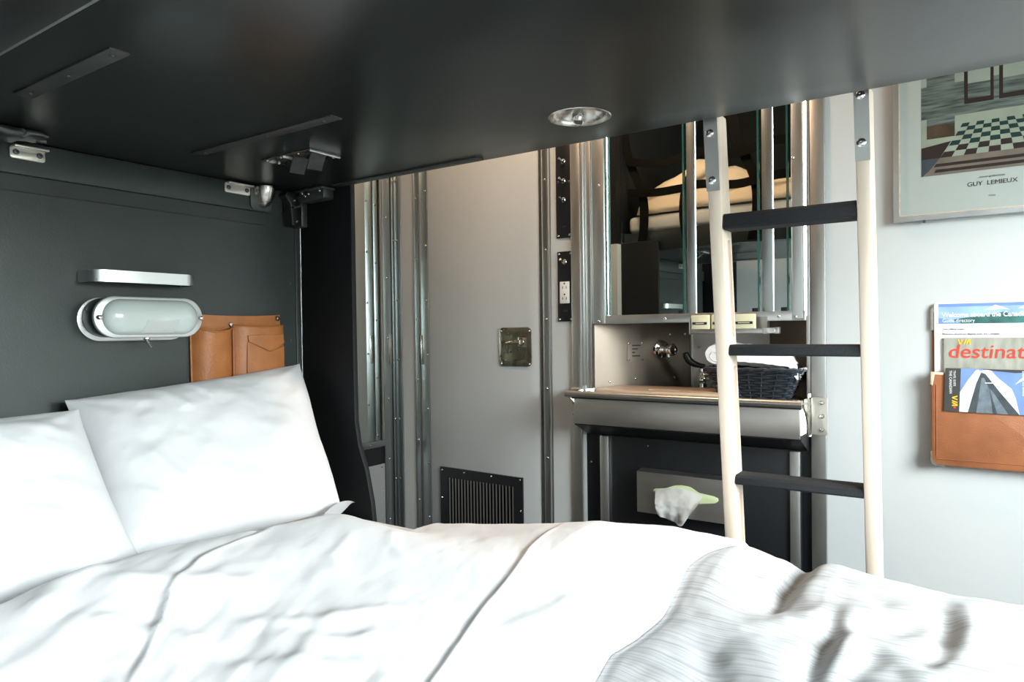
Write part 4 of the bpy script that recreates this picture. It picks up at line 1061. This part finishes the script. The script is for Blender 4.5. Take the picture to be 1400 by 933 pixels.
# striated blanket at the foot
yv = -.115 + 1.40 * Tt
bx0 = np.interp(np.clip(yv, -.2, 1.16), flap_y, flap_x) - .07
Xb = bx0 + (.615 - bx0) * S ** 1.0
yc = np.clip(yv, -.2, 1.08)
zb = top_z(Xb, yc)
zb = zb + .17 * sstep(.10, .24, Xb) * sstep(.58, .46, Xb) * sstep(.72, .58, yc) * sstep(.10, .24, yc)   # unseen hump added out of view to cast shade on the near duvet
ax = Xb - (bx0 + .07)
zb = zb - .0055 * sstep(.02, -.004, ax) + .004 * np.exp(-((ax - .045) / .035) ** 2) * sstep(.55, .75, yc)
rb = [([(-.216, 1.10), (-.222, 1.02), (-.224, .95), (-.235, .88)], -.020, .016, 'r'), ([(-.190, 1.10), (-.190, 1.02), (-.195, .94)], .010, .022, 'r'),
      ([(-.24, .84), (-.19, .87), (-.13, .92), (-.06, .97), (.02, 1.0)], .012, .022, 'r'), ([(-.24, .82), (-.18, .845), (-.11, .89), (-.05, .935)], -.010, .015, 'r'),
      ([(-.155, .93), (-.15, .86), (-.155, .79), (-.15, .72)], -.016, .014, 'r'), ([(-.135, .90), (-.125, .84), (-.12, .76)], .012, .02, 'r'), ([(-.045, 1.0), (-.036, .93), (-.04, .86), (-.06, .80)], -.007, .012, 'r'),
      ([(-.02, 1.05), (-.012, .95), (-.02, .86)], .012, .018, 'r'), ([(-.10, .86), (-.115, .80), (-.12, .76)], -.016, .018, 'r'), ([(-.26, .90), (-.215, .80), (-.18, .70), (-.17, .60)], .008, .036, 'r'),
      ([(-.30, .80), (-.25, .74), (-.22, .66)], -.008, .02, 'r'), ([(-.07, .80), (-.03, .84), (.03, .86)], .010, .018, 'r'), ([(.02, .98), (.05, .92), (.10, .88)], -.012, .02, 'r'), ([(.1, 1.06), (.12, .98), (.2, .9)], .012, .03, 'r')]
zb = zb + (.75 * wr(Xb, yc, rb) + .008 * fbm(Xb * 9, yc * 9, 21) + .004 * fbm(Xb * 20, yc * 22, 22)) * sstep(.0, .04, ax)
Yb, Zb = drape(yv, 1.132, .2, zb)
blk = grid_obj('blanket', Xb, Yb, Zb, 'striated', th=.006); tag(blk, 'light grey striated blanket rumpled at the foot of the bed', 'blanket')

# -- pillows
def pillow(name, TL, TR, BR, BL, T, seed, label, folds=(), sag_top=.0):
    TL, TR, BR, BL = [np.array(p, float) for p in (TL, TR, BR, BL)]
    n = 110; a, b = np.meshgrid(np.linspace(-1, 1, n), np.linspace(-1, 1, n))
    A = a * (1 - .045 * (1 - b ** 2) * np.abs(a) ** 3); B = b * (1 - .06 * (1 - a ** 2) * np.abs(b) ** 3)
    U = (A + 1) / 2; Vv = (B + 1) / 2
    P = (BL[None, None] * (1 - U)[..., None] + BR[None, None] * U[..., None]) * (1 - Vv)[..., None] + (TL[None, None] * (1 - U)[..., None] + TR[None, None] * U[..., None]) * Vv[..., None]
    nrm = np.cross(TR - BL, TL - BR); nrm /= np.linalg.norm(nrm)
    if nrm[0] < 0: nrm = -nrm
    h = ((1 - a ** 4) * (1 - b ** 4)).clip(0) ** .62
    rim = ((1 - a ** 8) * (1 - b ** 8)).clip(0)
    w_ = .010 * fbm(a * 2 + 7, b * 2, seed) + .004 * fbm(a * 5, b * 5 + 3, seed + 3)
    # creases that run in from the corners
    for ca, cb in ((-1, -1), (1, -1), (1, 1), (-1, 1)):
        r = np.hypot(a - ca, b - cb); th = np.arctan2(b - cb, a - ca)
        w_ = w_ + .006 * np.exp(-r / .35) * np.sin(th * 11 + seed + ca) * np.clip(r * 3, 0, 1)
    for pts, am, wd, kind in folds: w_ = w_ + wr(a, b, [(pts, am, wd, kind)])
    w_ = w_ * rim
    bm = bmesh.new()
    F = P + nrm * (T * h + w_)[..., None]; K = P - nrm * (T * .55 * h)[..., None]
    fr = [[bm.verts.new(F[i, j]) for j in range(n)] for i in range(n)]; bk_ = [[(fr[i][j] if i in (0, n - 1) or j in (0, n - 1) else bm.verts.new(K[i, j])) for j in range(n)] for i in range(n)]
    for i in range(n - 1):
        for j in range(n - 1):
            bm.faces.new((fr[i][j], fr[i][j + 1], fr[i + 1][j + 1], fr[i + 1][j]))
            q4 = list(dict.fromkeys((bk_[i][j], bk_[i + 1][j], bk_[i + 1][j + 1], bk_[i][j + 1])))
            try: bm.faces.new(q4)
            except ValueError: pass
    bmesh.ops.recalc_face_normals(bm, faces=bm.faces)
    root = thing(name, label, 'pillow', (float((BL[0] + BR[0]) / 2), float((BL[1] + BR[1]) / 2), .593), 'pillows against the headboard')
    obj('pillowcase', bm, 'pillow_linen', root)
    return root
pr = pillow('pillow', (-1.318, .560, .890), (-1.325, 1.066, .930), (-1.115, 1.000, .632), (-1.125, .540, .612), .066, 3, 'white pillow by the charcoal wing, in front of the leather pouch',
            folds=[([(-.55, 1.0), (-.35, .62), (-.28, .45)], .006, .05, 'r'), ([(-.30, .98), (-.16, .70), (-.10, .55)], .005, .04, 's'), ([(-.95, -.1), (-.7, -.35), (-.62, -.6)], .006, .06, 'r'), ([(-.7, .2), (-.6, -.1), (-.42, -.4)], .005, .05, 'r')])
# the case's open corner, pointing past the pillow
bm = bmesh.new(); nn = 14; V = []
for i in range(nn):
    t = i / (nn - 1); row = []
    for j in range(7):
        s = j / 6 - .5; wdt = .034 * math.sin(PI * (.18 + .82 * t)) ** .8
        row.append(bm.verts.new((-1.075 - .020 * t + .010 * s, .905 + .108 * t, .628 + .018 * t + wdt * (s + .15))))
    V.append(row)
for i in range(nn - 1):
    for j in range(6): bm.faces.new((V[i][j], V[i][j + 1], V[i + 1][j + 1], V[i + 1][j]))
bmesh.ops.solidify(bm, geom=bm.faces[:], thickness=.006); bmesh.ops.recalc_face_normals(bm, faces=bm.faces)
obj('case_corner', bm, 'pillow_linen', pr)
pillow('pillow', (-1.235, .03, .882), (-1.20, .530, .884), (-1.075, .580, .612), (-1.06, .00, .605), .070, 9, 'white pillow nearer the window, overlapping the other pillow',
       folds=[([(.30, 1.0), (.44, .6), (.60, .1), (.72, -.5), (.75, -1)], .005, .05, 's'), ([(-.2, .9), (.2, .82), (.6, .78), (.9, .6)], .006, .08, 'r'), ([(.1, .2), (.4, -.1), (.8, -.3)], .005, .08, 'r')])

# ================================================================== LIGHT
cl = thing('ceiling_lamp', 'warm ceiling lamp above the floor by the washbasin', 'lamp', (-1.0, 1.42, ZC))
obj('lamp_base', lathe((-1.0, 1.42, ZC - .001), (0, 0, -1), [(.13, 0), (.13, .02), (.12, .03)], 32), 'alu', cl)
obj('lamp_shade', lathe((-1.0, 1.42, ZC - .031), (0, 0, -1), [(.118, 0), (.11, .02), (.08, .035), (0, .045)], 32), 'lamp_glow', cl)
def light(name, kind, loc, energy, col, size=.1, rot=(0, 0, 0)):
    l = bpy.data.lights.new(name, kind); l.energy = energy; l.color = col
    if kind == 'POINT': l.shadow_soft_size = size
    o = bpy.data.objects.new(name, l); COL.objects.link(o); o.location = loc; o.rotation_euler = rot; return o
light('ceiling_bulb', 'POINT', (-1.0, 1.42, ZC - .14), 23, (1, .70, .46), .06)
po_ = light('window_portal', 'AREA', (XR + .075, (WY0 + WY1) / 2, (WZ0 + WZ1) / 2), 1, (1, 1, 1), rot=(math.radians(90), 0, math.radians(90)))
po_.data.shape = 'RECTANGLE'; po_.data.size = WY1 - WY0 + .04; po_.data.size_y = WZ1 - WZ0 + .04; po_.data.cycles.is_portal = True

wd = bpy.data.worlds.new('overcast sky'); SC.world = wd; wd.use_nodes = True
nt = wd.node_tree; bg = nt.nodes['Background']
tc = nt.nodes.new('ShaderNodeTexCoord'); sx = nt.nodes.new('ShaderNodeSeparateXYZ'); rp = nt.nodes.new('ShaderNodeValToRGB')
mr = nt.nodes.new('ShaderNodeMapRange'); mr.inputs['From Min'].default_value = -1; mr.inputs['From Max'].default_value = 1
nt.links.new(tc.outputs['Generated'], sx.inputs[0]); nt.links.new(sx.outputs['Z'], mr.inputs['Value']); nt.links.new(mr.outputs[0], rp.inputs['Fac'])
e = rp.color_ramp.elements; e[0].position = 0; e[0].color = (.10, .11, .10, 1); e[1].position = 1; e[1].color = (1.0, 1.03, 1.08, 1)
for pos, c in ((.49, (.14, .15, .14)), (.53, (.48, .50, .50)), (.58, (.84, .87, .89)), (.66, (.97, .99, 1.02))):
    k = rp.color_ramp.elements.new(pos); k.color = (*c, 1)
nt.links.new(rp.outputs['Color'], bg.inputs['Color']); bg.inputs['Strength'].default_value = 54.0

# ================================================================== CAMERA
yaw, pit, rol = [math.radians(a) for a in (34.2103, -.81186, -.72934)]
Fv = Vector((-math.sin(yaw) * math.cos(pit), math.cos(yaw) * math.cos(pit), math.sin(pit)))
Rv = Vector((math.cos(yaw), math.sin(yaw), 0)); Uv = Rv.cross(Fv)
c_, s_ = math.cos(rol), math.sin(rol); R2 = c_ * Rv + s_ * Uv; U2 = -s_ * Rv + c_ * Uv
cam = bpy.data.cameras.new('camera'); cam.sensor_width = 36; cam.lens = 952.87 / 1400 * 36; cam.clip_start = .02
co = bpy.data.objects.new('camera', cam); COL.objects.link(co)
co.matrix_world = Matrix(((R2.x, U2.x, -Fv.x, 0), (R2.y, U2.y, -Fv.y, 0), (R2.z, U2.z, -Fv.z, 1.0), (0, 0, 0, 1)))
SC.camera = co

vs_ = SC.view_settings
vs_.view_transform = 'Standard'; vs_.look = 'None'; vs_.gamma = 1; vs_.exposure = 0; vs_.use_curve_mapping = False
SC.cycles.max_bounces = 10; SC.cycles.diffuse_bounces = 5; SC.cycles.glossy_bounces = 6; SC.cycles.caustics_reflective = False; SC.cycles.caustics_refractive = False
SC.cycles.sample_clamp_indirect = 6; SC.cycles.use_denoising = True
